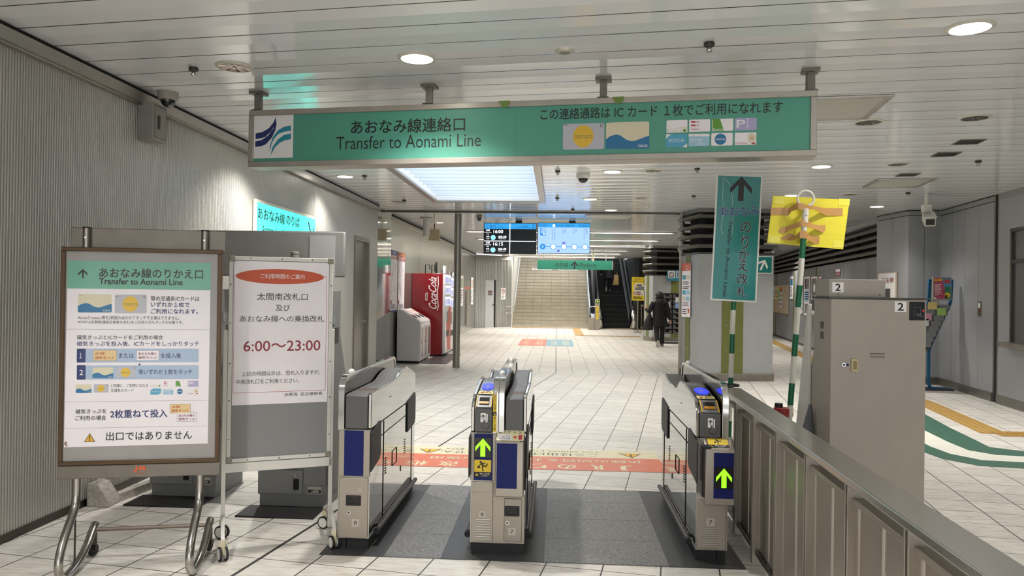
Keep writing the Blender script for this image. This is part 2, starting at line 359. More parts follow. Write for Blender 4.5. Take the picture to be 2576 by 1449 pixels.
# left wall: fine vertical ribs
RIBD = M('ribbed_wall_groove', '#514f4a', .6, .2)
RIB = M('ribbed_wall_metal', '#bab7af', .38, .55, var=.10, scale=1.2, stretch=(1, 1, .25), rvar=.05)
def ribbed(m, p, q, z0, z1, pitch, depth, mat):
    p, q = Vector((p[0], p[1], 0)), Vector((q[0], q[1], 0)); d = (q-p); L = d.length; d.normalize(); n = Vector((d.y, -d.x, 0)); k = int(L/pitch); pts = []
    for i in range(k):
        for a, h in ((0, 0), (.30, 0), (.42, 1), (.88, 1)): pts.append(p+d*((i+a)*pitch)+n*(h*depth))
    pts.append(q); N = len(pts)
    vs = [(a.x, a.y, z0) for a in pts]+[(a.x, a.y, z1) for a in pts]; fs = [(i, i+1, N+i+1, N+i) for i in range(N-1)]
    m.add(vs, [f for f in fs if f[0] % 4 != 0], mat); m.add(vs, [f for f in fs if f[0] % 4 == 0], RIBD if mat is RIB else mat)
LW = -3.3
m = MB(); ribbed(m, (LW, -4), (LW, 12.1), 0, 3.0, .0245, .008, RIB); ribbed(m, (LW, 12.1), (LW, 13.06), 2.43, 3.0, .0245, .008, RIB); ribbed(m, (LW, 13.06), (LW, 13.72), 0, 3.0, .0245, .008, RIB)
m.add([(LW-.06, -4, 0), (LW-.06, 15, 0), (LW-.06, 15, 3.1), (LW-.06, -4, 3.1)], [(0, 1, 2, 3)], DKSTEEL)
wl = struct(m.build('wall_left', smooth=False, recalc=False))
m = MB(); m.box(LW-.02, LW+.05, -4, 13.72, 2.985, 3.07, ALU); m.box(LW-.02, LW+.03, -4, 13.72, 3.07, 3.1, VOID); m.box(LW-.02, LW+.06, -4, 13.72, 2.965, 2.985, STEEL); struct(m.build('trim_2', bevel=.004))
m = MB(); m.box(LW-.03, LW+.02, -4, 12.1, 0, .05, DKSTEEL); struct(m.build('baseboard_left'))
# steel door let into the left wall
m = MB(); m.box(LW-.04, LW+.03, 12.1, 12.16, 0, 2.43, STEEL); m.box(LW-.04, LW+.03, 13.0, 13.06, 0, 2.43, STEEL); m.box(LW-.04, LW+.03, 12.16, 13.0, 2.36, 2.43, STEEL)
d1 = struct(m.build('door_1', bevel=.003)); m = MB(); m.box(LW-.055, LW-.03, 12.16, 13.0, 0, 2.36, M('door_panel_steel', '#8f8c86', .32, .9)); m.build('door_leaf', d1)
m = MB(); m.cyl((LW+.01, 12.9, 1.0), (LW-.03, 12.9, 1.0), .025, CHROME); m.bar((LW+.01, 12.9, 1.0), (LW+.01, 12.78, 1.0), .016, .02, CHROME); m.build('door_handle', d1)
# polished column casing at the joint
m = MB(); m.box(LW-.2, LW-.055, 13.72, 14.88, 0, 3.1, MIRROR); m.box(LW-.2, LW-.06, 14.88, 14.9, 0, 3.1, VOID); m.box(LW-.2, LW-.055, 14.9, 15.12, 0, 3.1, MIRROR); struct(m.build('trim_3', bevel=.003))
SATIN = M('satin_wall_panels', '#a5a39d', .22, .75, var=.09, scale=1.5, stretch=(1, 1, .12), rvar=.05)
m = MB(); y = 15.22
for y1 in (18.6, 21.9, 25.1, 28.3, 31.5): m.box(-3.5, -3.4, y+.006, y1-.006, 0, 2.98, SATIN); y = y1
m.box(-3.5, -3.41, 15.2, 31.5, 0, 2.98, DKSTEEL); m.box(-3.5, -3.36, 15.2, 31.5, 2.98, 3.05, ALU); m.box(-3.5, -3.38, 15.2, 31.5, 3.05, 3.12, VOID)
struct(m.build('wall_left', smooth=False))
# ribbed wall with a door left of the stairs
GREYRIB = M('grey_ribbed_panel', '#a7a6a2', .45, .3, var=.06, scale=2)
pA, pB = Vector((-3.42, 31.5, 0)), Vector((-1.97, 33.1, 0)); dAB = (pB-pA).normalized()
da, db = .55, 1.24
m = MB(); ribbed(m, pA, pA+dAB*da, 0, 2.92, .09, .02, GREYRIB); ribbed(m, pA+dAB*da, pA+dAB*db, 2.06, 2.92, .09, .02, GREYRIB); ribbed(m, pA+dAB*db, pB, 0, 2.92, .09, .02, GREYRIB)
m.bar(pA+V3(0, 0, 3.0), pB+V3(0, 0, 3.0), .08, .16, ALU)
struct(m.build('wall_back', smooth=False, recalc=False))
nAB = Vector((dAB.y, -dAB.x, 0))
m = MB()
for t in (da+.02, db-.02): m.bar(pA+dAB*t+V3(0, 0, 0), pA+dAB*t+V3(0, 0, 2.08), .06, .05, GREYP, up=nAB)
m.bar(pA+dAB*da+V3(0, 0, 2.06), pA+dAB*db+V3(0, 0, 2.06), .06, .05, GREYP)
d2 = struct(m.build('door_2', bevel=.003)); m = MB(); m.bar(pA+dAB*(da+.05)-nAB*.02+V3(0, 0, 1.02), pA+dAB*(db-.13)-nAB*.02+V3(0, 0, 1.02), .03, 2.03, M('door_grey', '#b5b6b6', .4, .1)); m.bar(pA+dAB*(db-.12)-nAB*.03+V3(0, 0, 1.02), pA+dAB*(db-.05)-nAB*.03+V3(0, 0, 1.02), .03, 2.03, DKSTEEL); m.build('door_leaf', d2)
m = MB(); q = pA+dAB*(db-.2)+V3(0, 0, .98); m.cyl(q-nAB*.02, q+nAB*.05, .035, CHROME); m.build('door_knob', d2)
# right side: long corridor wall with a louvre band, then grey panel walls stepping towards us
GPAN = M('grey_wall_panels', '#9b9c9f', .34, .25, var=.05, scale=1.0, rvar=.05)
f0, f1 = Vector((8.97, 33.92, 0)), Vector((6.41, 15.02, 0))
def wallseg(m, p, q, z0, z1, mat, th=.06, inset=0.0):
    p, q = Vector((p[0], p[1], 0)), Vector((q[0], q[1], 0)); d = (q-p).normalized(); n = Vector((-d.y, d.x, 0)); o = n*(th/2+inset)
    return m.bar(p+o+V3(0, 0, (z0+z1)/2), q+o+V3(0, 0, (z0+z1)/2), th, z1-z0, mat)
m = MB(); L = (f1-f0).length; dd = (f1-f0).normalized(); t = 0
while t < L-.1: t2 = min(t+2.2, L); wallseg(m, f0+dd*(t+.008), f0+dd*(t2-.008), 0, 2.36, GPAN); t = t2
wallseg(m, f0, f1, 0, 3.1, VOID, .05, .55); wallseg(m, f0, f1, 3.05, 3.12, GPAN, .6); wallseg(m, f0, f1, 2.34, 2.37, ALU, .62)
wr = struct(m.build('wall_right', smooth=False))
LOUV = M('louvre_grey', '#6c6a63', .45, .3, var=.05)
m = MB(); nR = Vector((-dd.y, dd.x, 0))
for k in range(4):
    z = 2.47+.155*k; prof = [(-.0, -.05), (.05, -.035), (.09, .0), (.10, .04), (.07, .05), (.03, .01)]
    vs = []
    for e in (f0, f1):
        for a, b in prof: vs.append(e+nR*(-.02+a)+V3(0, 0, z+b))
    m.add(vs, [(i, (i+1) % 6, 6+(i+1) % 6, 6+i) for i in range(6)]+[list(range(5, -1, -1)), list(range(6, 12))], LOUV)
m.build('louvre_blades', wr, smooth=True)
m = MB()
for k in range(9): q = f0+dd*(L*(k+.5)/9)+nR*.2; m.bar(q+V3(0, 0, 2.36), q+V3(0, 0, 3.06), .05, .08, DKSTEEL)
for t in (4.7, 8.6, 12.2): q = f0+dd*t-nR*.006; m.bar(q-dd*.06+V3(0, 0, 1.18), q+dd*.06+V3(0, 0, 1.18), .02, 2.36, GREEN_T)
m.build('column_strips', wr)
PW = [Vector(v+(0,)) for v in ((6.15, 14.95), (6.25, 13.85), (6.8, 13.85), (6.55, 11.75))]
m = MB()
def panels(m, p, q, n, z1=3.0):
    for k in range(n): a, b = p+(q-p)*(k/n), p+(q-p)*((k+1)/n); e = (q-p).normalized()*.004; wallseg(m, a+e, b-e, 0, z1, GPAN)
    wallseg(m, p, q, 0, 3.1, DKSTEEL, .03, .03); wallseg(m, p, q, z1+.012, 3.085, GREYP, .07); wallseg(m, p, q, 3.085, 3.1, VOID, .09)
panels(m, PW[0], PW[1], 2); panels(m, PW[1], PW[2], 2); panels(m, PW[2], PW[3], 4)
m.bar(PW[2]+V3(.06, .06, 0), PW[2]+V3(.06, .06, 3.1), .14, .14, GPAN)
struct(m.build('wall_right', smooth=False))
E2 = Vector((6.515, 11.56, 0)); E3 = Vector((4.70, -4, 0))
m = MB(); jd = (E2-PW[3]).normalized()
for t, mm, w in ((.02, STEEL, .05), (.09, VOID, .08), (.16, STEEL, .05)): q = PW[3]+jd*t; m.bar(q+V3(.03, 0, 0), q+V3(.03, 0, 3.1), .05, w, mm, up=jd)
struct(m.build('trim_4'))
m = MB(); ed = (E3-E2).normalized(); w0, w1 = E2+ed*.35, E2+ed*3.4
wallseg(m, E2, w0, 0, 3.0, GPAN); wallseg(m, w0, w1, 0, .88, GPAN); wallseg(m, w0, w1, 2.55, 3.0, GPAN); wallseg(m, w1, E3, 0, 3.0, GPAN); wallseg(m, E2, E3, 3.0, 3.1, GREYP, .08)
struct(m.build('wall_right', smooth=False))
nE = Vector((-ed.y, ed.x, 0))
m = MB(); wallseg(m, w0, w1, .86, .93, STEEL, .22, -.16); wallseg(m, w0, w0+ed*.05, .93, 2.55, DKSTEEL, .09); wallseg(m, w1-ed*.05, w1, .93, 2.55, DKSTEEL, .09); wallseg(m, w0, w1, 2.5, 2.55, DKSTEEL, .09); wallseg(m, w0+ed*1.2, w0+ed*1.25, .93, 2.5, DKSTEEL, .09); wallseg(m, w0, w1, 2.05, 2.1, DKSTEEL, .09)
win = struct(m.build('window_1', bevel=.004)); m = MB(); wallseg(m, w0, w1, .93, 2.5, M('shutter_grey', '#565657', .25, .3), .02, .03); m.build('window_pane', win)
BASEM = M('skirting_steel', '#77736c', .35, .7, var=.08)
m = MB(); wallseg(m, PW[0], PW[1], 0, .13, BASEM, .02, -.02); wallseg(m, PW[1], PW[2], 0, .13, BASEM, .02, -.02); wallseg(m, PW[2], PW[3], 0, .13, BASEM, .02, -.02); wallseg(m, E2, E3, 0, .13, BASEM, .02, -.02)
struct(m.build('baseboard_right'))
m = MB(); wallseg(m, f0, f1, 0, .06, DKSTEEL, .02, -.02); struct(m.build('baseboard_corridor'))
# behind the camera and at the far end

m = MB(); m.box(3.55, 9.5, 34.0, 34.1, 0, 3.2, M('far_wall', '#55544f', .6)); m.box(1.5, 9.5, 44.0, 44.1, 0, 8, M('far_wall')); wb = struct(m.build('wall_back'))
m = MB()
for k in range(6): m.box(3.75, 9.5, 33.9, 34.0, 2.2+.16*k, 2.26+.16*k, LOUV)
m.build('louvre_blades', wb)
# luminous coffer
SKYL = M('coffer_lamp', (.86, .93, 1.0), .5, emit=SKY_E); WH = M('coffer_white', '#e3e4e6', .5, var=.02)
m = MB(); z1 = 3.62
for x0, x1, y0, y1 in ((HX0-.03, HX0, HY0, HY1), (HX1, HX1+.03, HY0, HY1), (HX0, HX1, HY0-.03, HY0), (HX0, HX1, HY1, HY1+.03)): m.box(x0, x1, y0, y1, CEIL-.01, z1, WH)
cof = tag(m.build('light_coffer'), 'large louvred light coffer let into the ceiling behind the long teal sign', 'ceiling light')
m = MB(); m.box(HX0, HX1, HY0, HY1, z1, z1+.02, SKYL); m.build('lamp_panel', cof)
m = MB(); t = .09
for x0, x1, y0, y1 in ((HX0-t, HX0+.005, HY0-t, HY1+t), (HX1-.005, HX1+t, HY0-t, HY1+t), (HX0, HX1, HY0-t, HY0+.005), (HX0, HX1, HY1-.005, HY1+t)): m.box(x0, x1, y0, y1, CEIL-.035, CEIL+.004, ALU)
m.build('frame', cof, bevel=.006)
SLT = bpy.data.materials.new('coffer_louvre'); SLT.use_nodes = True; g = NT(SLT); b = SLT.node_tree.nodes['Principled BSDF']; b.inputs['Base Color'].default_value = lin('#c3cbd6')
tr = g.n('ShaderNodeBsdfTranslucent'); tr.inputs[0].default_value = lin('#e6eef8'); mxs = g.n('ShaderNodeMixShader'); mxs.inputs[0].default_value = .22; g.l(b.outputs[0], mxs.inputs[1]); g.l(tr.outputs[0], mxs.inputs[2]); g.l(mxs.outputs[0], SLT.node_tree.nodes['Material Output'].inputs[0])
for k in range(13):
    m = MB(); y = HY0+.25+k*.335; m.prism([(y-.012, 3.14), (y+.012, 3.14), (y+.05, 3.235), (y+.03, 3.235)], 'x', HX0+.03, HX1-.03, SLT); m.build('louvre', cof)
# light slots across the far ceiling
STR = M('slot_lamp', (1, .97, .90), .5, emit=STRIP_E)
names = ['nearest bright light slot across the far ceiling, just behind the departure screens', 'second bright light slot across the far ceiling behind the departure screens', 'third bright light slot across the far ceiling before the stairs', 'fourth bright light slot across the far ceiling before the stairs', 'fifth bright light slot across the ceiling just before the teal platform sign', 'farthest bright light slot across the ceiling over the foot of the stairs']
for k, y in enumerate((19.3, 22.1, 25.0, 27.6, 30.3, 33.0)):
    x1 = 2.9 if k < 3 else 2.5
    r = thing('light_slot', names[k], 'ceiling light', (0, y, CEIL-.001), 0, 'light slots across the far ceiling')
    m = MB(); m.box(-2.3, x1, -.09, .09, -.012, -.004, STR); m.build('lamp', r)
    m = MB(); m.box(-2.4, x1+.1, -.13, -.09, -.03, 0, ALU); m.box(-2.4, x1+.1, .09, .13, -.03, 0, ALU); m.build('housing', r)
# downlights
LAMP = M('downlight_lamp', (1, .98, .93), .5, emit=LAMP_E); RFL = M('reflector_metal', '#8a7868', .16, 1.0, var=.25, scale=20); RFD = M('reflector_dark', '#2c2622', .3, .8); RING = M('downlight_ring', '#cfcabd', .4, .2)
def downlight(lit):
    r = thing('ceiling_downlight', '', 'ceiling light')
    m = MB(); m.lathe([(.128, 0), (.128, -.006), (.112, -.012), (.106, -.012), (.104, 0)], (0, 0, 0), RING, 32); m.build('trim_ring', r)
    m = MB()
    if lit: m.lathe([(.104, -.004), (.07, -.006), (.01, -.007)], (0, 0, 0), LAMP, 28); m.build('lamp', r)
    else:
        for k in range(24):
            a, b = 2*math.pi*k/24, 2*math.pi*(k+1)/24; w = (.105, -.010), (.06, -.005), (.012, -.004)
            for (r0, z0), (r1, z1) in zip(w[:-1], w[1:]): m.add([(r0*math.cos(a), r0*math.sin(a), z0), (r0*math.cos(b), r0*math.sin(b), z0), (r1*math.cos(b), r1*math.sin(b), z1), (r1*math.cos(a), r1*math.sin(a), z1)], [(0, 1, 2, 3)], RFL if k % 3 else RFD)
        m.lathe([(.014, -.004), (.01, -.006)], (0, 0, 0), RFD, 10); m.build('reflector', r)
    return r
LIT = [((1049, 145), 'lit round downlight in front of the long teal sign, above its left half', 1.0), ((2440, 68), 'large lit round downlight near the upper right corner of the photo, nearest of all', .75),
 ((868, 443), 'lit downlight below the left end of the long teal sign, near the left wall', 1.0), ((1540, 431), 'lit downlight right of the black dome camera', .4), ((2066, 418), 'lit downlight just under the right end of the long teal sign', 1.25),
 ((1485, 500), 'lit downlight above the right end of the departure screens', .5), ((1992, 491), 'lit downlight just above the yellow board on the pole', 1.0), ((2206, 519), 'lit downlight right of the yellow board, before the louvred wall', .8), ((1537, 528), 'lit downlight close to the dark ceiling joint above the departure screens', .45)]
UNLIT = [((590, 167), 'unlit bronze reflector downlight left of the long sign, near the dome camera'), ((2184, 306), 'unlit reflector downlight beside the right end of the long teal sign'), ((2452, 295), 'unlit reflector downlight farthest right under the lit corner downlight'),
 ((2259, 412), 'unlit reflector downlight between the grey ceiling vents'), ((1645, 428), 'unlit reflector downlight right of the lit one beside the black dome camera'), ((2140, 488), 'unlit reflector downlight above the upper right corner of the yellow board'), ((1612, 497), 'unlit reflector downlight left of the leaning teal sign board'), ((1000, 506), 'unlit downlight low on the ceiling left of the light coffer')]
pl = downlight(True); pu = downlight(False)
for k, ((x, y), lab, w) in enumerate(LIT):
    q = Zp(x, y, CEIL)
    if k == 0: pl.location = q; pl['label'] = lab; pl['group'] = 'lit ceiling downlights'
    else: dup(pl, q, lab, group='lit ceiling downlights')
    spot((q.x, q.y, CEIL-.03), SPOT_W*w)
for k, ((x, y), lab) in enumerate(UNLIT):
    q = Zp(x, y, CEIL)
    if k == 0: pu.location = q; pu['label'] = lab; pu['group'] = 'unlit ceiling downlights'
    else: dup(pu, q, lab, group='unlit ceiling downlights')
for x, y, lab in ((-2.0, 1.9, 'unseen fill lamp behind the viewer, left'), (.6, .6, 'unseen fill lamp behind the viewer, middle'), (3.4, 1.0, 'unseen fill lamp behind the viewer, right'), (-1.2, -2.2, 'unseen fill lamp farther back, left'), (2.2, -2.2, 'unseen fill lamp farther back, right')):
    spot((x, y, CEIL-.03), SPOT_FILL*(1.35 if x < -1.5 else .9))  # out-of-view fill spots with no fixtures, to light the stands
for x, y in ((-2.7, 17.05), (-2.4, 24), (.8, 18), (.8, 23.5), (3.4, 18.5), (.0, 29), (5.6, 19), (7.2, 25), (5, 24), (-1.2, 31.2), (.6, 31.2), (-2.4, 29.5), (-2.75, 7.5), (-.3, 7.3), (5.4, 7.2), (5.6, 9.6)):
    spot((x, y, CEIL-.03), SPOT_W*(.15 if (x, y) == (-.3, 7.3) else 2.0 if (x, y) == (-2.75, 7.5) else .95 if x > 4 or x < -2 or y > 28 else .38))  # mostly added spots without fixtures to brighten the hall; left-wall one inferred
q = dup(pl, Vector((-2.7, 17.05, CEIL)), 'lit downlight beyond the joint, beside the hanging exit plate', group='lit ceiling downlights')
# sprinklers
SPRK = M('sprinkler_metal', '#4c4a47', .4, .7)
def sprinkler():
    r = thing('sprinkler_head', '', 'sprinkler'); m = MB(); m.lathe([(.032, 0), (.034, -.018), (.028, -.026), (.012, -.03)], (0, 0, 0), SPRK, 14); m.build('cup', r)
    m = MB(); m.lathe([(.010, -.028), (.012, -.04), (.020, -.046), (.019, -.056), (.004, -.06)], (0, 0, 0), CHROME, 12); m.build('nozzle', r); return r
SP = [((487, 170), 'sprinkler head on the ceiling left of the bronze downlight'), ((1784, 107), 'sprinkler head on the ceiling above the right half of the long sign'), ((917, 441), 'sprinkler head beside the lit downlight under the sign\'s left end'), ((1017, 503), 'sprinkler head left of the light coffer\'s far corner'),
 ((1403, 429), 'sprinkler head just right of the light coffer, nearest the long sign'), ((1402, 497), 'sprinkler head above the middle of the departure screens'), ((1754, 423), 'sprinkler head left of the leaning teal sign\'s top'), ((1745, 492), 'sprinkler head beside the middle of the leaning teal sign'), ((2461, 404), 'sprinkler head at far right near the grey vents'), ((2284, 484), 'sprinkler head near the white bullet camera'), ((1441, 526), 'sprinkler head just before the dark ceiling joint')]
p0 = sprinkler()
for k, ((x, y), lab) in enumerate(SP):
    q = Zp(x, y, CEIL)
    if k == 0: p0.location = q; p0['label'] = lab; p0['group'] = 'sprinkler heads'
    else: dup(p0, q, lab, group='sprinkler heads')
# round ceiling speaker
q = Zp(1421, 127, CEIL); r = thing('ceiling_speaker', 'small round pale smoke vent disc on the ceiling above the long sign', 'ceiling vent', q)
m = MB(); m.lathe([(.062, 0), (.06, -.012), (.035, -.016), (.032, -.008)], (0, 0, 0), RING); m.build('rim', r); m = MB(); m.lathe([(.034, -.01), (.03, -.018), (.004, -.02)], (0, 0, 0), M('speaker_grille', '#8f9488', .5, var=.3, scale=120)); m.build('grille', r)
# dome cameras
def dome(loc, lab, base, rr=.078):
    r = thing('dome_camera', lab, 'security camera', loc); m = MB(); m.lathe([(rr, 0), (rr, -.045), (rr*.93, -.062), (rr*.8, -.066)], (0, 0, 0), base, 28); m.build('housing', r)
    m = MB(); m.lathe([(rr*.72, -.062), (rr*.68, -.085), (rr*.5, -.108), (rr*.25, -.12), (rr*.03, -.123)], (0, 0, 0), M('camera_dome', '#101012', .08, coat=.5, var=0), 28); m.build('dome', r)
dome(Zp(423, 232, CEIL), 'beige dome security camera with black bubble near the left wall', M('camera_beige', '#9a9388', .5))
dome(Zp(1467, 437, CEIL), 'white dome security camera with black bubble right of the light coffer', WPAINT, .088)
dome(Zp(1206, 541, CEIL), 'tiny dark dome camera on the ceiling above the departure screens', GREYM, .06)
# ceiling hatches and vents
def hatch(lab, c, w, d, rz):
    r = thing('ceiling_hatch', lab, 'ceiling hatch', c, rz, 'ceiling hatches'); m = MB(); t = .04
    for x0, x1, y0, y1 in ((-w/2, w/2, -d/2, -d/2+t), (-w/2, w/2, d/2-t, d/2), (-w/2, -w/2+t, -d/2+t, d/2-t), (w/2-t, w/2, -d/2+t, d/2-t)): m.box(x0, x1, y0, y1, -.02, 0, ALU)
    m.build('frame', r, bevel=.004); m = MB(); m.box(-w/2+t, w/2-t, -d/2+t, d/2-t, -.01, 0, M('hatch_panel', '#bdbab0', .3)); m.build('panel', r)
hatch('square ceiling hatch half hidden behind the right end of the long sign', (2.22, 6.36, CEIL), .78, .78, -A_C)
hatch('framed ceiling hatch between the grey vents and the louvred wall', (4.6, 10.5, CEIL), .72, .78, -A_C)
hatch('framed ceiling hatch above the right edge of the yellow board', (4.05, 12.6, CEIL), .72, .78, -A_C)
hatch('ceiling hatch just beyond the joint right of the departure screens', (1.0, 15.4, CEIL), .9, .8, 0)
GRL = M('vent_grey', '#77756d', .5, var=.1)
for x, y, lab in ((2437, 356, 'grey ceiling vent nearest of the row at right'), (2380, 387, 'second grey ceiling vent of the row at right'), (2283, 439, 'third and farthest grey ceiling vent of the row at right')):
    r = thing('ceiling_vent', lab, 'ceiling vent', Zp(x, y, CEIL), -A_C, 'grey ceiling vents'); m = MB(); m.box(-.12, .12, -.12, .12, -.008, 0, GRL); m.build('grille', r); m = MB()
    for k in range(7): m.box(-.11, .11, -.105+k*.032, -.09+k*.032, -.012, -.008, DKSTEEL)
    m.build('blades', r)
for x, y in ((-.9, 34.6), (.5, 36.2)): spot((x, y, 4.9), SPOT_W*1.1, 150)  # unseen spots added to brighten the stairs
# ================================================================== cards, pictograms
CREAM = M('card_cream', '#d9d2b4', .4, var=0); CSEA = M('card_sea_blue', '#1f6f9e', .4, var=0); CGREY = M('card_grey', '#b9b9c1', .4, var=0); CYEL = M('card_yellow', '#e0b730', .4, var=0); CGOLD = M('card_gold_ink', '#8d8254', .4, var=0)
CGRN = M('card_green', '#5c962c', .4, var=0); CLIL = M('card_lilac', '#a9a6c9', .4, var=0); CSKY = M('card_sky', '#4fa3c4', .4, var=0); CPALE = M('card_pale_blue', '#9cc4d8', .4, var=0); CPINK = M('card_pink_red', '#b8404e', .4, var=0); CTEAL = M('card_teal', '#2f8fa3', .4, var=0)
def card(P, k, x0, y0, x1, y1, l=2):
    X = lambda t: x0+(x1-x0)*t
    Yy = lambda t: y0+(y1-y0)*t
    h = y1-y0
    def poly(pts, m, ll): P.face([P.uv(X(a), Yy(b)) for a, b in pts], m, ll)
    def tx(s, a, b, y, hh, m, **kw): P.t(s, X(a), Yy(y), X(b), Yy(y), h*hh, m, l+2, res=2, **kw)
    r = abs(P.uv(x1, y0)[0]-P.uv(x0, y0)[0])*.05
    bg = {'toica': CREAM, 'manaca': CGREY, 'icoca': CSKY, 'pitapa': CLIL, 'hayakaken': CPALE}.get(k, PAPER)
    P.pr(x0, y0, x1, y1, bg, l, r)
    if k == 'toica':
        poly([(0, .66), (.10, .54), (.24, .48), (.34, .52), (.46, .66), (.56, .72), (.66, .72), (.82, .62), (1, .52), (1, .97), (.98, 1), (.02, 1), (0, .97)], CTEAL if h < 60 else CSEA, l+1)
        tx('toica', .74, .96, .88, .12, WHITE); tx('///', .05, .12, .06, .04, INK)
    elif k == 'manaca':
        a, b = P.uv(X(.49), Yy(.5)); a2, b2 = P.uv(X(.74), Yy(.08)); P.oval(a, b, a2-a, b2-b, CYEL, l+1)
        tx('manaca', .28, .72, .52, .13, CGOLD); tx('IC', .90, .97, .1, .12, INK); poly([(.04, .08), (.07, .05), (.07, .07), (.13, .07), (.13, .09), (.07, .09), (.07, .11)], INK, l+1)
    elif k == 'kitaca': tx('K i t a c a', .03, .72, .82, .15, CGRN); poly([(0, .72), (1, .55), (1, .62), (0, .74)], CREAM, l+1); P.oval(*P.uv(X(.86), Yy(.82)), r*1.6, r*1.6, CGRN, l+1)
    elif k == 'pasmo':
        for y in (.22, .5): poly([(.1, y-.08), (.3, y-.08), (.3, y+.06), (.1, y+.06)], CPINK, l+1); tx('MO', .33, .48, y, .13, CPINK)
        tx('PASMO', .1, .48, .8, .13, CPINK)
    elif k == 'suica': poly([(.03, .04), (.38, .04), (.56, .96), (.03, .96)], CGRN, l+1); tx('Suica', .05, .58, .85, .16, WHITE)
    elif k == 'pitapa': tx('P', .08, .48, .48, .6, PAPER); tx('PiTaPa', .2, .9, .9, .12, PAPER) if h < 30 else P.text('PiTaPa', *P.uv(X(.58), Yy(.45)), abs(P.uv(x0, Yy(.1))[1]-P.uv(x0, Yy(.85))[1]), r*1.6, PAPER, l+2, rot=-math.pi/2, res=2)
    elif k == 'icoca': poly([(0, 0), (.25, 0), (0, .35)], PAPER, l+1); poly([(1, 1), (.78, 1), (1, .72)], PAPER, l+1); tx('ICOCA', .14, .86, .48, .24, PAPER)
    elif k == 'hayakaken': poly([(0, .03), (1, .03), (1, .22), (0, .22)], PAPER, l+1); tx('はやか', .06, .66, .5, .26, PAPER); tx('けん', .42, .76, .8, .22, PAPER); tx('IC', .18, .26, .12, .1, INK)
    elif k == 'nimoca': P.oval(*P.uv(X(.43), Yy(.5)), r*5.4, r*5.4, CSEA, l+1); tx('nimoca', .21, .65, .48, .18, WHITE)
    elif k == 'sugoca': P.oval(*P.uv(X(.78), Yy(.45)), r*3.9, r*4.6, CREAM, l+1); tx('SUGOCA', .02, .56, .85, .14, CPINK); P.oval(*P.uv(X(.86), Yy(.86)), r*1.9, r*.9, CPINK, l+1); tx('花', .7, .88, .48, .2, CPINK)
EIGHT = ['kitaca', 'pasmo', 'suica', 'pitapa', 'icoca', 'hayakaken', 'nimoca', 'sugoca']
def warn_tri(P, a, b, s, l, mi=None, mo=None):
    P.face([(a, b+s*.5), (a+s*.56, b-s*.45), (a-s*.56, b-s*.45)], mo or INK, l); P.face([(a, b+s*.40), (a+s*.46, b-s*.39), (a-s*.46, b-s*.39)], mi or YELLOW, l+1)
    P.face([(a-s*.06, b+s*.2), (a+s*.06, b+s*.2), (a+s*.025, b-s*.16), (a-s*.025, b-s*.16)], INK, l+2); P.oval(a, b-s*.26, s*.05, s*.05, INK, l+2, 12)
def runner(P, a, b, s, m, l):   # figure caught running into a flap
    q = lambda x, y: (a+x*s, b+y*s)
    P.oval(*q(-.18, .34), s*.1, s*.1, m, l, 16); P.stroke(q(-.10, .26), q(.06, -.02), s*.17, m, l); P.stroke(q(.05, .0), q(.30, -.04), s*.11, m, l); P.stroke(q(.28, -.06), q(.44, .22), s*.10, m, l)
    P.stroke(q(.02, .0), q(-.02, -.24), s*.11, m, l); P.stroke(q(-.02, -.2), q(.06, -.46), s*.10, m, l); P.stroke(q(-.06, .24), q(.18, .26), s*.07, m, l); P.stroke(q(.16, .27), q(.26, .16), s*.06, m, l)
    P.stroke(q(-.12, .22), q(-.28, .04), s*.08, m, l); P.face([q(-.46, .0), q(-.22, .0), q(-.22, -.2), q(-.46, -.2)], m, l)
def hand_icon(P, a, b, s, l):   # card pushed in by a hand
    q = lambda x, y: (a+x*s, b+y*s)
    P.face([q(-.22, .5), q(.22, .5), q(.22, -.2), q(-.22, -.2)], INK, l); P.face([q(-.10, .44), q(.34, .44), q(.34, -.26), q(-.10, -.26)], INK, l+1); P.face([q(-.07, .41), q(.31, .41), q(.31, -.23), q(-.07, -.23)], WHITE, l+2)
    P.face([q(-.24, .52), q(.20, .52), q(.20, -.22), q(-.24, -.22)], INK, l+3); P.face([q(-.21, .49), q(.17, .49), q(.17, -.19), q(-.21, -.19)], WHITE, l+4); P.arrow(*q(-.02, .2), s*.26, s*.36, INK, l+5)
    hand = [(.02, -.02), (.12, .0), (.16, -.3), (.42, .0), (.5, -.3), (.4, -.52), (.24, -.72), (.18, -.62), (-.08, -.58), (-.1, -.4)]
    P.face([q(x*1.04+.0, y*1.04) for x, y in hand], INK, l+6); P.face([q(x*.94+.012, y*.94-.015) for x, y in hand], GREYD, l+7)
# ================================================================== long hanging sign
sA, sB = Vector((-2.42, 5.764, 0)), Vector((1.735, 5.19, 0)); sU = (sB-sA).normalized(); sL = (sB-sA).length; sN = Vector((sU.y, -sU.x, 0))
FRAMEM = M('sign_frame', '#a8a196', .4, .4, var=.08); Z0, Z1 = 2.492, 2.936
sign = thing('hanging_sign', 'long teal hanging sign reading Transfer to Aonami Line above the ticket gates', 'sign', sA+V3(0, 0, Z0))
def SL(u, n, z): return sU*u+sN*n+V3(0, 0, z)
m = MB(); H = Z1-Z0; fr = .042
for u0, u1, z0, z1 in ((0, sL, 0, fr), (0, sL, H-fr, H), (0, fr, fr, H-fr), (sL-fr, sL, fr, H-fr)):
    m.bar(SL(u0, -.09, (z0+z1)/2), SL(u1, -.09, (z0+z1)/2), .185, z1-z0, FRAMEM)
m.build('frame', sign, bevel=.004)
m = MB(); m.bar(SL(fr, -.09, H/2), SL(sL-fr, -.09, H/2), .16, H-2*fr, TEAL); m.build('panel', sign)
P = Print(SL(0, -.01, 0), sU, (0, 0, 1)); P.o = sA+V3(0, 0, Z0)-sN*.01; P.crop(600, 200, 3.481)
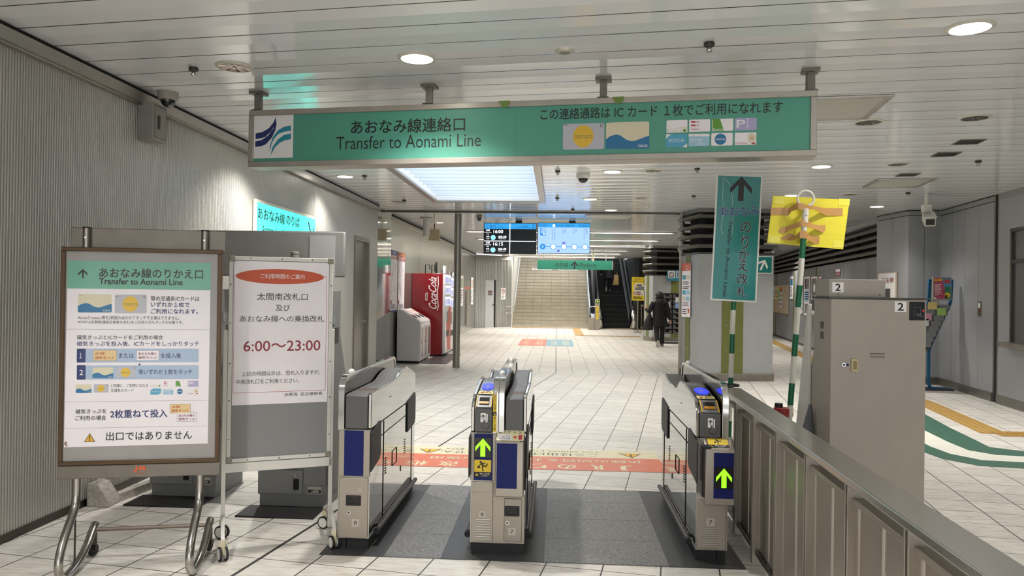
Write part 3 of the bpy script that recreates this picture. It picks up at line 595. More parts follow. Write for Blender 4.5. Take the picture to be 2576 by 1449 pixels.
P.pr(122, 308, 482, 692, WHITE, 0)
for pts, mm in (([(150, 473), (210, 460), (265, 428), (305, 380), (326, 330), (329, 350), (318, 400), (285, 455), (235, 503), (195, 515), (150, 522)], NAVY), ([(148, 543), (205, 530), (260, 490), (305, 430), (331, 355), (334, 390), (325, 440), (292, 510), (240, 568), (195, 586), (148, 590)], NAVY),
   ([(460, 403), (400, 414), (345, 445), (300, 505), (277, 575), (274, 640), (290, 562), (315, 515), (350, 477), (400, 458), (460, 450)], CTEAL), ([(460, 473), (400, 485), (345, 525), (300, 590), (281, 665), (296, 640), (322, 592), (365, 552), (410, 532), (460, 522)], CTEAL)):
    P.face([P.uv(x, y) for x, y in pts], mm, 1)
P.v = [tuple(Vector(q)-(sA+V3(0, 0, Z0))) for q in P.v]; P.build('logo', sign, smooth=False, recalc=False); P = Print(sA+V3(0, 0, Z0)-sN*.01, sU, (0, 0, 1)).crop(600, 200, 3.481)
def sign_print(P, name): P.v = [tuple(Vector(q)-(sA+V3(0, 0, Z0))) for q in P.v]; P.build(name, sign, smooth=False, recalc=False); return Print(sA+V3(0, 0, Z0)-sN*.01, sU, (0, 0, 1))
P.t('あおなみ線連絡口', 985, 412, 1985, 397, 122, INK, bold=.012); P = sign_print(P, 'lettering').crop(600, 200, 3.481); P.t('Transfer to Aonami Line', 858, 552, 2122, 533, 112, INK, bold=-.004)
P = sign_print(P, 'lettering').crop(600, 200, 3.481); P.pr(2424, 240, 2428, 660, M('seam_teal', '#4c8d79', .4), 1); P = sign_print(P, 'panel_seam')
P.crop(1320, 200, 3.389); P.t('この連絡通路は IC カード １枚でご利用になれます', 135, 296, 2200, 236, 96, INK, bold=.006)
CARDS = [('manaca', 325, 370, 680, 600), ('toica', 692, 357, 1062, 590)]
for k, (x0, y0, x1, y1) in enumerate(((1208, 344, 1388, 455), (1401, 338, 1581, 448), (1596, 332, 1778, 441), (1791, 326, 1978, 436), (1205, 466, 1384, 577), (1397, 460, 1575, 571), (1590, 454, 1773, 566), (1790, 450, 1975, 560))): CARDS.append((EIGHT[k], x0, y0, x1, y1))
# printing was measured in world space; bring it into the sign's own frame
P.v = [tuple(Vector(q)-(sA+V3(0, 0, Z0))) for q in P.v]; P.build('lettering', sign, smooth=False, recalc=False)
for cd in CARDS:
    P = Print(sA+V3(0, 0, Z0)-sN*.01, sU, (0, 0, 1)).crop(1320, 200, 3.389); card(P, *cd); P.v = [tuple(Vector(q)-(sA+V3(0, 0, Z0))) for q in P.v]; P.build('card_picture', sign, smooth=False, recalc=False)
for x, y in ((636, 225), (1073, 208), (1516, 188), (2057, 165)):
    q = Zp(x, y, CEIL); u = (q-sA).dot(sU); u = min(max(u, .03), sL-.03); m = MB()
    m.bar(SL(u, -.09, H), SL(u, -.09, CEIL-Z0), .05, .05, M('sign_post_grey', '#7d7870', .5, .5, var=.15)); m.bar(SL(u-.055, -.09, CEIL-Z0-.012), SL(u+.055, -.09, CEIL-Z0-.012), .11, .02, M('sign_post_grey')); m.bar(SL(u-.04, -.09, H+.01), SL(u+.04, -.09, H+.01), .09, .02, DKSTEEL); m.build('hanger', sign)
for x in (1262, 1555):
    P = Print(V3(0, 0, 0), sU, (0, 0, 1), base=.012); u = (Yp(x, 255, 5.4)-sA).dot(sU); P.face([(u-.04, H), (u+.045, H+.001), (u+.03, H-.045), (u-.01, H-.05)], M('green_tape', '#6d8a3a', .5), 3)
    P.build('tape_scrap', sign, smooth=False, recalc=False)
# ================================================================== left notice stand
def world_print(P, root, name):
    P.v = [tuple(Vector(q)-root.location) for q in P.v]; return P.build(name, root, smooth=False, recalc=False)
lA, lB = Vector((-2.65, 3.892, 0)), Vector((-1.855, 4.088, 0)); lU = (lB-lA).normalized(); lL = (lB-lA).length; lN = Vector((lU.y, -lU.x, 0))
stand = thing('notice_stand', 'brown framed notice stand on bent steel tube legs with teal headed transfer poster', 'sign stand', lA)
def LL(u, n, z): return lU*u+lN*n+V3(0, 0, z)
BROWN = M('brown_anodised', '#54412d', .4, .5); BACK = M('grey_backboard', '#9a9692', .5, var=.08)
m = MB(); z0, z1, t = .583, 1.757, .022
for u0, u1, a, b in ((0, lL, z0, z0+t), (0, lL, z1-t, z1), (0, t, z0+t, z1-t), (lL-t, lL, z0+t, z1-t)): m.bar(LL(u0, -.012, (a+b)/2), LL(u1, -.012, (a+b)/2), .03, b-a, BROWN)
m.build('frame', stand, bevel=.003)
m = MB(); m.bar(LL(t, -.018, (z0+z1)/2), LL(lL-t, -.018, (z0+z1)/2), .012, z1-z0-2*t, BACK); m.build('backboard', stand)
m = MB(); m.bar(LL(-.005, -.02, (.508+z0)/2), LL(lL+.005, -.02, (.508+z0)/2), .03, z0-.508-.004, DULL); m.build('bottom_bar', stand, bevel=.003)
m = MB(); m.bar(LL(.03, -.055, 1.80), LL(lL+.01, -.055, 1.80), .02, .13, DULL); m.build('top_bar', stand, bevel=.003)
for u in (.115, .722):
    m = MB(); m.cyl(LL(u, -.03, 1.74), LL(u, -.03, 1.86), .0195, STEEL, 16); m.cyl(LL(u, -.03, 1.86), LL(u, -.03, 1.868), .021, BLACK, 16); m.cyl(LL(u, -.012, 1.81), LL(u, -.008, 1.81), .005, CHROME, 8); m.build('post_top', stand)
for u in (.085, .715):
    path = [LL(u, -.03, .51), LL(u, -.03, .40), LL(u, -.01, .345), LL(u, .10, .26), LL(u, .185, .165), LL(u, .20, .085), LL(u, .15, .03), LL(u, .06, .022), LL(u, -.07, .035), LL(u, -.2, .085), LL(u, -.29, .155), LL(u, -.33, .17)]
    m = MB(); m.tube(path, .0215, TUBE, 14, smooth=2); lg = m.build('leg', stand)
    m = MB(); q = LL(u, -.30, 0); m.cyl(q+V3(-.012, 0, .032), q+V3(.012, 0, .032), .032, RUBBER, 18); m.box(q.x-.017, q.x+.017, q.y-.008, q.y+.008, .03, .13, DKSTEEL); m.build('caster', lg)
m = MB(); m.cyl(LL(.085, -.29, .15), LL(.715, -.29, .15), .011, M('dull_rod', '#7d6f66', .5, .6), 12); m.build('crossbar', stand)
m = MB(); m.cyl(LL(.085, -.02, .03), LL(.085, -.02, .34), .005, DKSTEEL, 8); m.build('brace_rod', stand)
P = Print(lA-lN*.0115, lU, (0, 0, 1)).crop(130, 560, 3.449)
LB = M('light_blue_box', '#a9bcd4', .5, var=0); MINT = M('mint_header', '#6fb096', .45, var=.03); TKO = M('ticket_orange', '#e2c690', .5, var=0); TKI = M('ticket_orange_ink', '#c2622f', .5, var=0)
aTL = P.uv(135, 318); aTR = P.uv(1393, 362); P.crop(130, 960, 2.963); bBL = P.uv(90, 497); bBR = P.uv(1157, 460); P.crop(130, 560, 3.449)
aH = P.uv(700, 578)[1]; x0 = (aTL[0]+bBL[0])/2; x1 = (aTR[0]+bBR[0])/2; y1 = (aTL[1]+aTR[1])/2; y0 = (bBL[1]+bBR[1])/2
P.face([(x0, y0), (x1-.002, y0+.004), (x1, y1), (x0+.004, y1)], PAPER, 0); P.rect(x0+.004, aH, x1, y1, MINT, 1)
a, b = P.uv(272, 443); P.arrow(a, b, .048, .051, INK, 2, t=.09)
P.t('あおなみ線のりかえ口', 412, 433, 1314, 449, 86, INK, bold=.02); P.t('Transfer to Aonami Line', 412, 505, 1137, 521, 54, INK, bold=.035)
card(P, 'toica', 228, 622, 522, 779); card(P, 'manaca', 547, 627, 826, 785)
for s, a0, b0, a1, b1, h, mm, bo in (('等の交通系ICカードは', 860, 657, 1282, 662, 44, INK, .012), ('いずれか１枚で', 860, 710, 1197, 713, 46, NAVY, .018), ('ご利用になれます。', 860, 768, 1270, 772, 46, NAVY, .018),
    ('※toicaとmanaca等を2枚組み合わせてタッチする事はできません。', 228, 822, 1108, 829, 34, INK, 0), ('※TOICA定期券(連絡定期券を含む)をご利用の方もタッチが必要です。', 228, 863, 1142, 869, 32, INK, 0),
    ('磁気きっぷとICカードをご利用の場合', 220, 994, 966, 997, 40, INK, .006), ('磁気きっぷを投入後、ICカードをしっかりタッチ', 220, 1049, 1280, 1052, 44, NAVY, .012)): P.t(s, a0, b0, a1, b1, h, mm, bold=bo, res=2)
P.hline(125, 1370, 927, .0012, GREYM)
for (ya, yb, n) in ((1093, 1214, '１'), (1236, 1363, '2')):
    P.pr(218, ya, 1277, yb, LB, 1, .006); P.pr(218, ya, 296, yb, NAVY, 2, .004); P.t(n, 243, (ya+yb)/2, 262 if n == '１' else 274, (ya+yb)/2, 46, WHITE, 4, bold=.01)
def ticket(a0, b0, a1, b1, mo, l1, l2, mi):
    P.pr(a0, b0, a1, b1, GREYM, 2); P.pr(a0+2, b0+2, a1-2, b1-2, mo, 3); h = b1-b0; w = a1-a0
    P.t(l1, a0+w*.09, b0+h*.32, a0+w*(.9 if len(l1) > 4 else .50), b0+h*.32, h*.28, mi, 5, bold=.006, res=2); P.t(l2, a0+w*.09, b0+h*.7, a0+w*.9, b0+h*.7, h*.28, mi, 5, bold=.006, res=2)
ticket(360, 1105, 566, 1200, TKO, 'JR線', '磁気きっぷ', TKI); ticket(736, 1107, 932, 1197, PAPER, 'あおなみ線の', '磁気きっぷ', RED)
P.t('または', 584, 1152, 714, 1153, 42, NAVY, 4); P.t('を投入後', 949, 1153, 1123, 1154, 44, NAVY, 4)
a, b = P.uv(763, 1230); P.face([(a-.004, b+.005), (a+.004, b+.005), (a+.004, b), (a+.008, b), (a, b-.006), (a-.008, b), (a-.004, b)], NAVY, 2)
card(P, 'toica', 355, 1256, 535, 1349, 3); card(P, 'manaca', 558, 1251, 730, 1347, 3); P.t('等いずれか１枚をタッチ', 755, 1295, 1219, 1294, 46, NAVY, 4)
P.crop(130, 960, 2.963)
card(P, 'toica', 180, 20, 298, 84); card(P, 'manaca', 313, 19, 425, 81); P.t('と同様に、ご利用になれる', 441, 30, 718, 28, 26, INK, res=2); P.t('交通系ICカード', 441, 66, 612, 63, 25, INK, res=2)
for k in range(8): c, r = k % 4, k//4; card(P, EIGHT[k], 736+c*93, -6+r*57-c*.6, 815+c*93, 40+r*57-c*.6)
P.hline(95, 1160, 145, .0012, GREYM); P.hline(92, 1158, 339, .0012, GREYM)
P.t('磁気きっぷを', 178, 223, 408, 220, 36, INK, bold=.01); P.t('ご利用の場合', 176, 273, 407, 268, 36, INK, bold=.01); P.t('2枚重ねて投入', 437, 242, 863, 235, 62, NAVY, bold=.02)
ticket(881, 166, 1036, 236, TKO, 'JR線', '磁気きっぷ', TKI); ticket(933, 229, 1083, 299, PAPER, 'あおなみ線の', '磁気きっぷ', RED)
a, b = P.uv(284, 418); warn_tri(P, a, b, .05, 2, M('amber_print', '#e0a92c', .5)); P.t('出口ではありません', 405, 410, 1046, 393, 66, INK, bold=.012)
STAIN = M('brown_stain', '#a08a78', .6, var=.2)
for x, y, w, h in ((105, 462, 20, 30), (112, 480, 14, 8)): a, b = P.uv(x, y); P.oval(a, b, w*.0004, h*.0004, STAIN, 1, 10)
world_print(P, stand, 'poster')
P = Print(lA-lN*.004, lU, (0, 0, 1)).crop(130, 960, 2.963); P.t('JR', 606, 653, 708, 650, 42, ORANGE, bold=.06, shear=.1); P.t('JR東海', 630, 685, 692, 683, 13, ORANGE); world_print(P, stand, 'logo')
GLS = bpy.data.materials.new('clear_acrylic'); GLS.use_nodes = True; g = NT(GLS); t_ = g.n('ShaderNodeBsdfTransparent'); g_ = g.n('ShaderNodeBsdfGlossy'); g_.inputs['Roughness'].default_value = .05; x_ = g.n('ShaderNodeMixShader')
lw = g.n('ShaderNodeLayerWeight'); lw.inputs[0].default_value = .25; g.l(g.math('ADD', g.math('MULTIPLY', lw.outputs['Fresnel'], .22), .006), x_.inputs[0]); g.l(t_.outputs[0], x_.inputs[1]); g.l(g_.outputs[0], x_.inputs[2]); g.l(x_.outputs[0], GLS.node_tree.nodes['Material Output'].inputs[0])
m = MB(); m.bar(LL(t, .0, (z0+z1)/2), LL(lL-t, .0, (z0+z1)/2), .003, z1-z0-2*t, GLS); m.build('acrylic_cover', stand, smooth=False)
# ================================================================== white opening-hours stand
wA, wB = Vector((-1.937, 4.366, 0)), Vector((-1.387, 4.621, 0)); wU = (wB-wA).normalized(); wL = (wB-wA).length; wN = Vector((wU.y, -wU.x, 0))
ws = thing('notice_stand', 'white framed notice stand on casters showing red opening hours 6:00 to 23:00', 'sign stand', wA)
def WL(u, n, z): return wU*u+wN*n+V3(0, 0, z)
FELT = M('grey_felt', '#878888', .8, var=.06, scale=150); z0, z1, t = .512, 1.738, .023
m = MB()
for u0, u1, a, b in ((0, wL, z0, z0+t), (0, wL, z1-t, z1), (0, t, z0+t, z1-t), (wL-t, wL, z0+t, z1-t)): m.bar(WL(u0, -.01, (a+b)/2), WL(u1, -.01, (a+b)/2), .024, b-a, WPAINT)
m.build('frame', ws, bevel=.003)
for u in (.016, wL-.016):
    for z in (z0+.016, z1-.016): m = MB(); m.bar(WL(u-.018, -.01, z), WL(u+.018, -.01, z), .028, .036, M('corner_cap', '#8f8a7c', .5)); m.build('corner_cap', ws, bevel=.004)
m = MB(); m.bar(WL(t, -.014, (z0+z1)/2), WL(wL-t, -.014, (z0+z1)/2), .012, z1-z0-2*t, FELT); m.build('felt_board', ws)
P = Print(wA+wN*.002, wU, (0, 0, 1))
for u in (.12, .3, .48):
    for z in (z0+.011, z1-.011): P.oval(u, z, .004, .004, INK, 0, 8)
for z in (.65, .88, 1.1, 1.34, 1.57):
    for u in (.011, wL-.011): P.oval(u, z, .004, .004, INK, 0, 8)
world_print(P, ws, 'screws')
P = Print(wA-wN*.008, wU, (0, 0, 1)).crop(130, 960, 2.963); zb = P.uv(1690, 164)[1]
P.rect(t+.004, zb, wL-t-.002, z1-t-.004, PAPER, 0); P.crop(130, 560, 3.449)
x0 = P.uv(1583, 700)[0]; x1 = P.uv(2386, 700)[0]; yt = P.uv(1990, 462)[1]; P.crop(130, 960, 2.963); yb = P.uv(1690, 76)[1]; P.frame(x0, yb, x1, yt, .0022, M('red_rule', '#b0463c', .5), 1); P.crop(130, 560, 3.449)
a, b = P.uv(1987, 469); a2, b2 = P.uv(2362, 469); P.oval(a, b, a2-a, P.uv(1987, 404)[1]-b, M('orange_oval', '#c4532f', .5), 2, 48)
P.t('ご利用時間のご案内', 1812, 467, 2194, 468, 42, WHITE, 4); P.t('太閤南改札口', 1782, 643, 2222, 643, 62, INK); P.t('及び', 1943, 740, 2068, 740, 56, INK); P.t('あおなみ線への乗換改札', 1631, 836, 2365, 833, 58, INK)
P.t('6:00～23:00', 1664, 1073, 2331, 1064, 92, RED, bold=.01); P.t('上記の時間以外は、恐れ入りますが、', 1648, 1311, 2330, 1299, 42, INK); P.t('中央改札口をご利用ください。', 1600, 1382, 2146, 1369, 42, INK)
P.crop(130, 960, 2.963); P.t('JR東海  名古屋駅長', 1733, 97, 2018, 90, 29, INK); world_print(P, ws, 'hours_notice')
for s, u in ((-1, -.014), (1, wL+.002)):
    m = MB(); m.bar(WL(u, -.012, .07), WL(u, -.012, 1.30), .024, .024, WPAINT, up=wN); m.build('post', ws, bevel=.002)
    m = MB(); m.tube([WL(u, .20, .115), WL(u, .18, .12), WL(u, .10, .17), WL(u, -.012, .20), WL(u, -.12, .17), WL(u, -.235, .125)], .0145, WPAINT, 4, smooth=0); ft = m.build('foot', ws, smooth=False)
    for n in (.19, -.225):
        m = MB(); q = WL(u, n, 0); ax = (wU*.97-wN*.25) if n > 0 else (wU*.68-wN*.74)
        for e in (-.017, .017): m.cyl(q+ax*(e-.006)+V3(0, 0, .04), q+ax*(e+.006)+V3(0, 0, .04), .04, RUBBER, 22); m.cyl(q+ax*(e-.0075)+V3(0, 0, .04), q+ax*(e+.0075)+V3(0, 0, .04), .031, WPAINT, 22)
        m.bar(q+V3(0, 0, .035), q+V3(0, 0, .115), .018, .03, M('caster_cream', '#cfc5a6', .5)); m.build('caster', ft)
m = MB(); m.bar(WL(-.01, -.012, .48), WL(wL+.01, -.012, .48), .024, .055, WPAINT); m.build('crossbar', ws, bevel=.002)
# ================================================================== back-lit wall sign
CY = M('lit_cyan_panel', '#45cfc0', .4, emit=.8)
wsig = thing('wall_sign', 'back-lit cyan sign with a down arrow on the ribbed left wall', 'sign', (LW+.0, 7.98, 2.0))
m = MB(); m.box(.012, .045, 0, 2.06, 0, .515, M('sign_rim_cream', '#cfc9b4', .4)); m.build('frame', wsig, bevel=.004)
P = Print(V3(LW+.045, 7.98, 2.0), (0, 1, 0), (0, 0, 1), base=.001, step=.0008); P.rect(.03, .03, 2.03, .485, CY, 0); P.crop(480, 480, 3.019)
P.t('あおなみ線', 507, 168, 712, 215, 92, INK, bold=.008); P.t('のりば', 724, 220, 824, 240, 78, INK, bold=.008)
P.text('Aonami Line for Kinjo-futo', .80, .19, 1.25, .12, INK, 2); P.stroke((1.72, .42), (1.93, .14), .035, INK, 2); P.stroke((1.93, .36), (1.93, .11), .035, INK, 2); P.stroke((1.70, .13), (1.95, .13), .035, INK, 2); world_print(P, wsig, 'lit_face')
# speaker box on the wall with dark stains
q = thing('wall_speaker', 'small square grey speaker box high on the ribbed left wall', 'speaker', (LW, 5.70, 2.70))
m = MB(); m.box(.01, .15, 0, .20, 0, .29, M('box_grey', '#8a8781', .5, var=.12)); m.build('housing', q, bevel=.012)
P = Print(V3(.15, 0, 0), V3(0, 1, 0), (0, 0, 1), base=.001); P.frame(.012, .02, .19, .27, .004, DKSTEEL, 0)
m = MB(); m.box(.149, .157, .06, .09, .09, .20, M('dusty_grille', '#3f3b35', .8, var=.3, scale=60)); m.build('grille', q, bevel=.006); P.build('seam', q, smooth=False, recalc=False)
# ================================================================== ticket gates
GY = 4.43
ENTRY = [(0, .862), (.09, .922), (.13, .924), (.44, .972), (.60, .974), (.66, .955), (.72, .92), (.80, .902), (1.2, .908), (1.36, .945), (1.42, .94)]
EXITP = [(0, .920), (.03, .929), (.66, .928), (.74, .938), (.82, .958), (.92, .975), (1.08, .982), (1.25, .945), (1.42, .895)]
def gate_half(g, x0, x1, side, kind):
    """one cabinet of a gate; side = +1 when the passage is at its right, -1 when at its left"""
    pr = ENTRY if kind == 'entry' else EXITP; px = x1 if side > 0 else x0; e = .02*side
    a, b = (x0, px-e) if side > 0 else (px-e, x1)
    m = MB(); m.prism([(0, .72)]+[(y, z-.004) for y, z in pr]+[(1.42, .72)], 'x', a, b, GREYD); m.build('head', g, bevel=.006)
    m = MB(); m.prism([(.012, .721)]+[(min(max(y, .012), 1.425), z+.006) for y, z in pr]+[(1.425, .721)], 'x', px-e, px, MIRROR); m.build('side_shell', g, bevel=.005)
    m = MB(); m.box(x0+.003*(side < 0), x1-.003*(side > 0), .006, 1.42, .07, .717, MIRROR)
    m.box(min(px, px+.002*side), max(px, px+.002*side), .02, 1.42, .717, .721, VOID); lo = m.build('lower_cabinet', g, bevel=.006)
    m = MB(); s0, s1 = sorted((px-.004*side, px+.0008*side))
    for y0, y1, z0, z1 in ((.26, 1.10, .6295, .6315), (.355, .3562, .07, .71), (1.30, 1.3012, .07, .71)): m.box(s0, s1, y0, y1, z0, z1, VOID)
    for k in range(7): m.box(s0, s1, .40, .44, .36+.016*k, .363+.016*k, VOID); m.box(s0, s1, 1.02, 1.06, .36+.016*k, .363+.016*k, VOID)
    m.box(s0, s1, .62, .76, .46, .4612, VOID); m.box(s0, s1, .62, .76, .36, .3612, VOID); m.box(s0, s1, .62, .6212, .36, .46, VOID); m.box(s0, s1, .7588, .76, .36, .46, VOID); m.box(s0, s1, .50, .56, .84, .844, VOID); m.box(s0, s1, .9, .905, .26, .30, VOID); m.build('seams', g, smooth=False)
    m = MB(); m.box(x0+.008, x1-.008, .02, 1.40, 0, .07, RUBBER)
    for k in range(2): m.cyl(((x0+x1)/2+(k-.5)*.08, .02, .03), ((x0+x1)/2+(k-.5)*.08, .014, .03), .006, DKSTEEL, 8)
    m.build('plinth', g, bevel=.004)
    for y0, y1, n in ((.005 if kind == 'exit' and not g.get('boxed') else -.05, .25, 0), (1.10, 1.405, 1)):
        m = MB(); o0, o1 = sorted((px-.002*side, px+.007*side)); m.prism([(y0, .465 if not n else .50), (y0, .70 if not n else .73), (y1-.02, .735 if not n else .76), (y1, .72), (y1, .53 if not n else .56), (y1-.03, .50 if not n else .52)], 'x', o0, o1, M('flap_rubber', '#2b2b2d', .55, var=.15, scale=10)); m.build('door_flap', g, bevel=.003)
    m = MB(); c = px+.022*side; m.tube([(c, .12, .09), (c, 1.36, .09)], .015, DKSTEEL, 10); m.cyl((c, .09, .09), (c, .125, .09), .02, RUBBER, 8); m.box(*sorted((px, c)), .2, 1.3, .08, .10, DKSTEEL); m.build('kick_bar', g)
    if kind == 'entry':
        sl = Vector((0, .31, .048)).normalized(); xc = (a+b)/2; w = b-a
        m = MB(); up = Vector((0, -sl.z, sl.y)); q0 = V3(xc, .19, .932)+up*.0; q1 = V3(xc, .41, .9665)
        m.bar(q0+up*.001, q1+up*.001, w*.88, .006, M('reader_glass', '#0c0d14', .08, var=0), up=up); m.build('card_reader', g, bevel=.002)
        P = Print(V3(xc, .30, .9492), (1, 0, 0), sl, base=.0062); RDR = M('reader_blue_light', '#1f2cf0', .4, emit=1.0)
        P.oval(0, -.01, w*.36, .075, RDR, 0); P.oval(0, -.01, w*.13, .018, M('reader_centre', '#6b6a78', .5), 1); P.text('IC', 0, -.01, w*.12, .016, WHITE, 2); P.rect(-w*.44, -.175, w*.44, -.118, M('cream_label', '#e0d489', .5), 0)
        P.text('2 枚', 0, -.128, w*.45, .016, RED, 1, bold=.01); P.text('重ねて', 0, -.151, w*.66, .021, RED, 1, bold=.01); P.build('reader_light', g, smooth=False, recalc=False)
        m = MB(); s2 = Vector((0, .09, .060)).normalized(); u2 = Vector((0, -s2.z, s2.y)); z0 = V3(xc, .002, .864); z1 = V3(xc, .088, .921)
        m.bar(z0+u2*.002, z1+u2*.002, w*.80, .006, M('slot_hood', '#77777a', .35, var=.03), up=u2); m.bar(z0+(z1-z0)*.22+u2*.006, z0+(z1-z0)*.82+u2*.006, w*.56, .003, VOID, up=u2); ts = m.build('ticket_slot', g, bevel=.002)
        m = MB(); m.bar(z0+(z1-z0)*.24+u2*.009, z0+(z1-z0)*.42+u2*.009, w*.54, .006, M('slot_orange', '#c08a2a', .4), up=u2)
        for s in (-1, 1): m.bar(z0+V3(s*w*.41, 0, 0)+u2*.007, z1+V3(s*w*.41, 0, 0)+u2*.007, .006, .006, M('slot_yellow', '#dcae35', .45), up=u2)
        m.build('slot_trim', ts)
        P = Print(V3(xc, 0, 0), (1, 0, 0), (0, 0, 1), base=.001); hand_icon(P, 0, .795, .082, 0); P.build('ticket_pictogram', g, smooth=False, recalc=False)
    else:
        xc = (a+b)/2; w = b-a; P = Print(V3(xc, .24, .9252), (1, 0, 0), (0, 1, 0), base=.001); P.rect(-w*.42, -.05, w*.42, .05, M('exit_label', '#3a3440', .4), 0); P.rect(-w*.42, -.056, w*.42, -.05, YELLOW, 1)
        P.text('きっぷ・カードを', 0, .018, w*.72, .028, M('label_rose', '#c9806a', .5), 1, rot=math.pi, res=1); P.text('お取りください', 0, -.02, w*.72, .026, M('label_rose'), 1, rot=math.pi, res=1); P.build('exit_label', g, smooth=False, recalc=False)
def arch(g, x0, x1, zt=1.035, foot=.715):
    m = MB(); r = .10; out = [(-.012, foot), (-.012, zt-r)]+[(-.012+r-r*math.cos(t), zt-r+r*math.sin(t)) for t in (math.radians(k*15) for k in range(1, 7))]
    back = [(1.43-.07+.07*math.sin(t), zt-.07+.07*math.cos(t)) for t in (math.radians(k*15) for k in range(0, 7))]+[(1.43, .90)]
    path = out+back; th = .02; inn = []
    for i, (y, z) in enumerate(path):
        y0, z0 = path[max(i-1, 0)]; y1, z1 = path[min(i+1, len(path)-1)]; d = Vector((y1-y0, z1-z0)).normalized(); inn.append((y+d.y*th, z-d.x*th))
    n = len(path); vs = [(x, y, z) for x in (x0, x1) for y, z in path+inn]; N = 2*n; fs = []
    for i in range(n-1): fs += [(i, i+1, N+i+1, N+i), (n+i, N+n+i, N+n+i+1, n+i+1), (i, n+i, n+i+1, i+1), (N+i, N+i+1, N+n+i+1, N+n+i)]
    fs += [(0, N, N+n, n), (n-1, 2*n-1, N+2*n-1, N+n-1)]
    m.add(vs, fs, CHROME); m.build('rail', g, bevel=.003, ang=50)
    m = MB(); m.prism([(.012, .72)]+[(y+.012 if y < .7 else y-.012, z-.012) for y, z in out[1:]+back]+[(1.41, .90), (1.41, .72)], 'x', x0+.006, x1-.006, M('rail_panel', '#8d8a84', .12, 1.0, var=.05, scale=3)); m.build('divider_panel', g)
def passage_lamp(g, x, y, z=1.035):
    m = MB(); m.rings([((x, y, z-.004), .02, .042), ((x, y, z+.008), .019, .040), ((x, y, z+.017), .013, .03), ((x, y, z+.021), .004, .012)], M('lamp_white_plastic', '#dcdcd6', .3, var=.02), 18); m.build('passage_lamp', g)
def plate(P, n, x, z, s=.044):
    P.rect(x-s/2, z-s/2, x+s/2, z+s/2, M('number_plate', '#b9b1a6', .5, var=.03), 1); P.text(n, x, z, s*.45, s*.5, INK, 2)
def coin_window(g, x, z, w=.078, h=.052, y=0.0):
    m = MB(); m.box(x-w/2, x+w/2, y-.006, y+.004, z-h/2, z+h/2, BLACK); m.box(x-w*.38, x+w*.38, y-.008, y, z-h*.32, z+h*.30, M('window_black', '#0a0a0b', .12, var=0)); m.build('service_window', g, bevel=.004)
    m = MB(); m.cyl((x-w*.30, y-.004, z-h*1.15), (x-w*.30, y+.004, z-h*1.15), .0125, CHROME, 18); m.cyl((x-w*.30, y-.006, z-h*1.15), (x-w*.30, y, z-h*1.15), .006, DKSTEEL, 12); m.build('lock', g)
def vents(g, x, z0, z1, w, y=0.0):
    m = MB(); n = 9
    for k in range(n): z = z0+(z1-z0)*(k+.5)/n; m.cyl((x-w/2, y+.002, z), (x+w/2, y+.002, z), .0052, ALU, 10)
    m.build('vent_louvres', g)
def front_panels(g, x0, x1, y=0.0, z0=.075, z1=.43):
    m = MB(); m.box(x0+.006, x1-.006, y-.004, y+.01, z0, z1, STEELV); m.build('front_panel', g, bevel=.003)
# --- left gate: lane 8 exit side
g = thing('ticket_gate', 'leftmost ticket gate, single cabinet numbered 8 beside the white notice stand', 'ticket gate', (-1.18, GY, 0), 0, 'ticket gates')
gate_half(g, -.065, .09, 1, 'exit'); arch(g, -.105, -.067); passage_lamp(g, -.086, .20)
m = MB(); m.box(-.102, -.06, .003, 1.41, .07, .72, STEELV); m.box(-.096, -.05, .02, 1.40, 0, .07, RUBBER); m.build('core_panel', g)
front_panels(g, -.10, .086, 0, .075, .432); m = MB(); m.box(-.102, .088, -.003, .02, .437, .715, STEELV); m.build('front_frame', g, bevel=.004)
m = MB(); m.box(-.066, .05, -.006, 0, .443, .712, BLUEP); m.build('blue_panel', g)
coin_window(g, -.006, .297, .09, .062, -.004); P = Print((0, -.004, 0), (1, 0, 0), (0, 0, 1), base=.001); plate(P, '8', .008, .165); P.rect(-.065, .333, .06, .3335, VOID, 0); P.rect(.02, .35, .045, .372, M('square_sticker', '#a9a298', .5), 0); P.build('number_plate', g, smooth=False, recalc=False)
# --- middle gate: entry to lane 8 at its left, exit of lane 7 at its right
g = thing('ticket_gate', 'middle ticket gate, double cabinet numbered 8 and 7 with a green arrow', 'ticket gate', (-.32, GY, 0), 0, 'ticket gates'); g['boxed'] = 1
gate_half(g, -.172, -.046, -1, 'entry'); gate_half(g, .03, .155, 1, 'exit'); arch(g, -.043, -.009); arch(g, -.009, .026); passage_lamp(g, -.01, .28); passage_lamp(g, -.01, 1.22)
m = MB(); m.box(-.05, .034, .003, 1.41, .07, .72, STEELV); m.box(-.16, .148, .012, 1.41, 0, .07, RUBBER); m.build('core_panel', g)
front_panels(g, -.17, -.03, 0, .075, .43); m = MB(); m.box(-.172, -.012, -.003, .02, .436, .715, STEELV); m.build('front_frame', g, bevel=.004)
m = MB(); m.box(-.151, -.041, -.007, 0, .44, .712, BLUEP); m.build('blue_panel', g); m = MB(); m.box(-.149, -.049, -.010, -.006, .574, .690, M('display_black', '#14120c', .25, var=0)); ds = m.build('display', g)
P = Print((-.099, -.010, .632), (1, 0, 0), (0, 0, 1), base=.0008); P.arrow(0, .0, .088, .106, LED, 0, t=.16); P.build('arrow', ds, smooth=False, recalc=False)
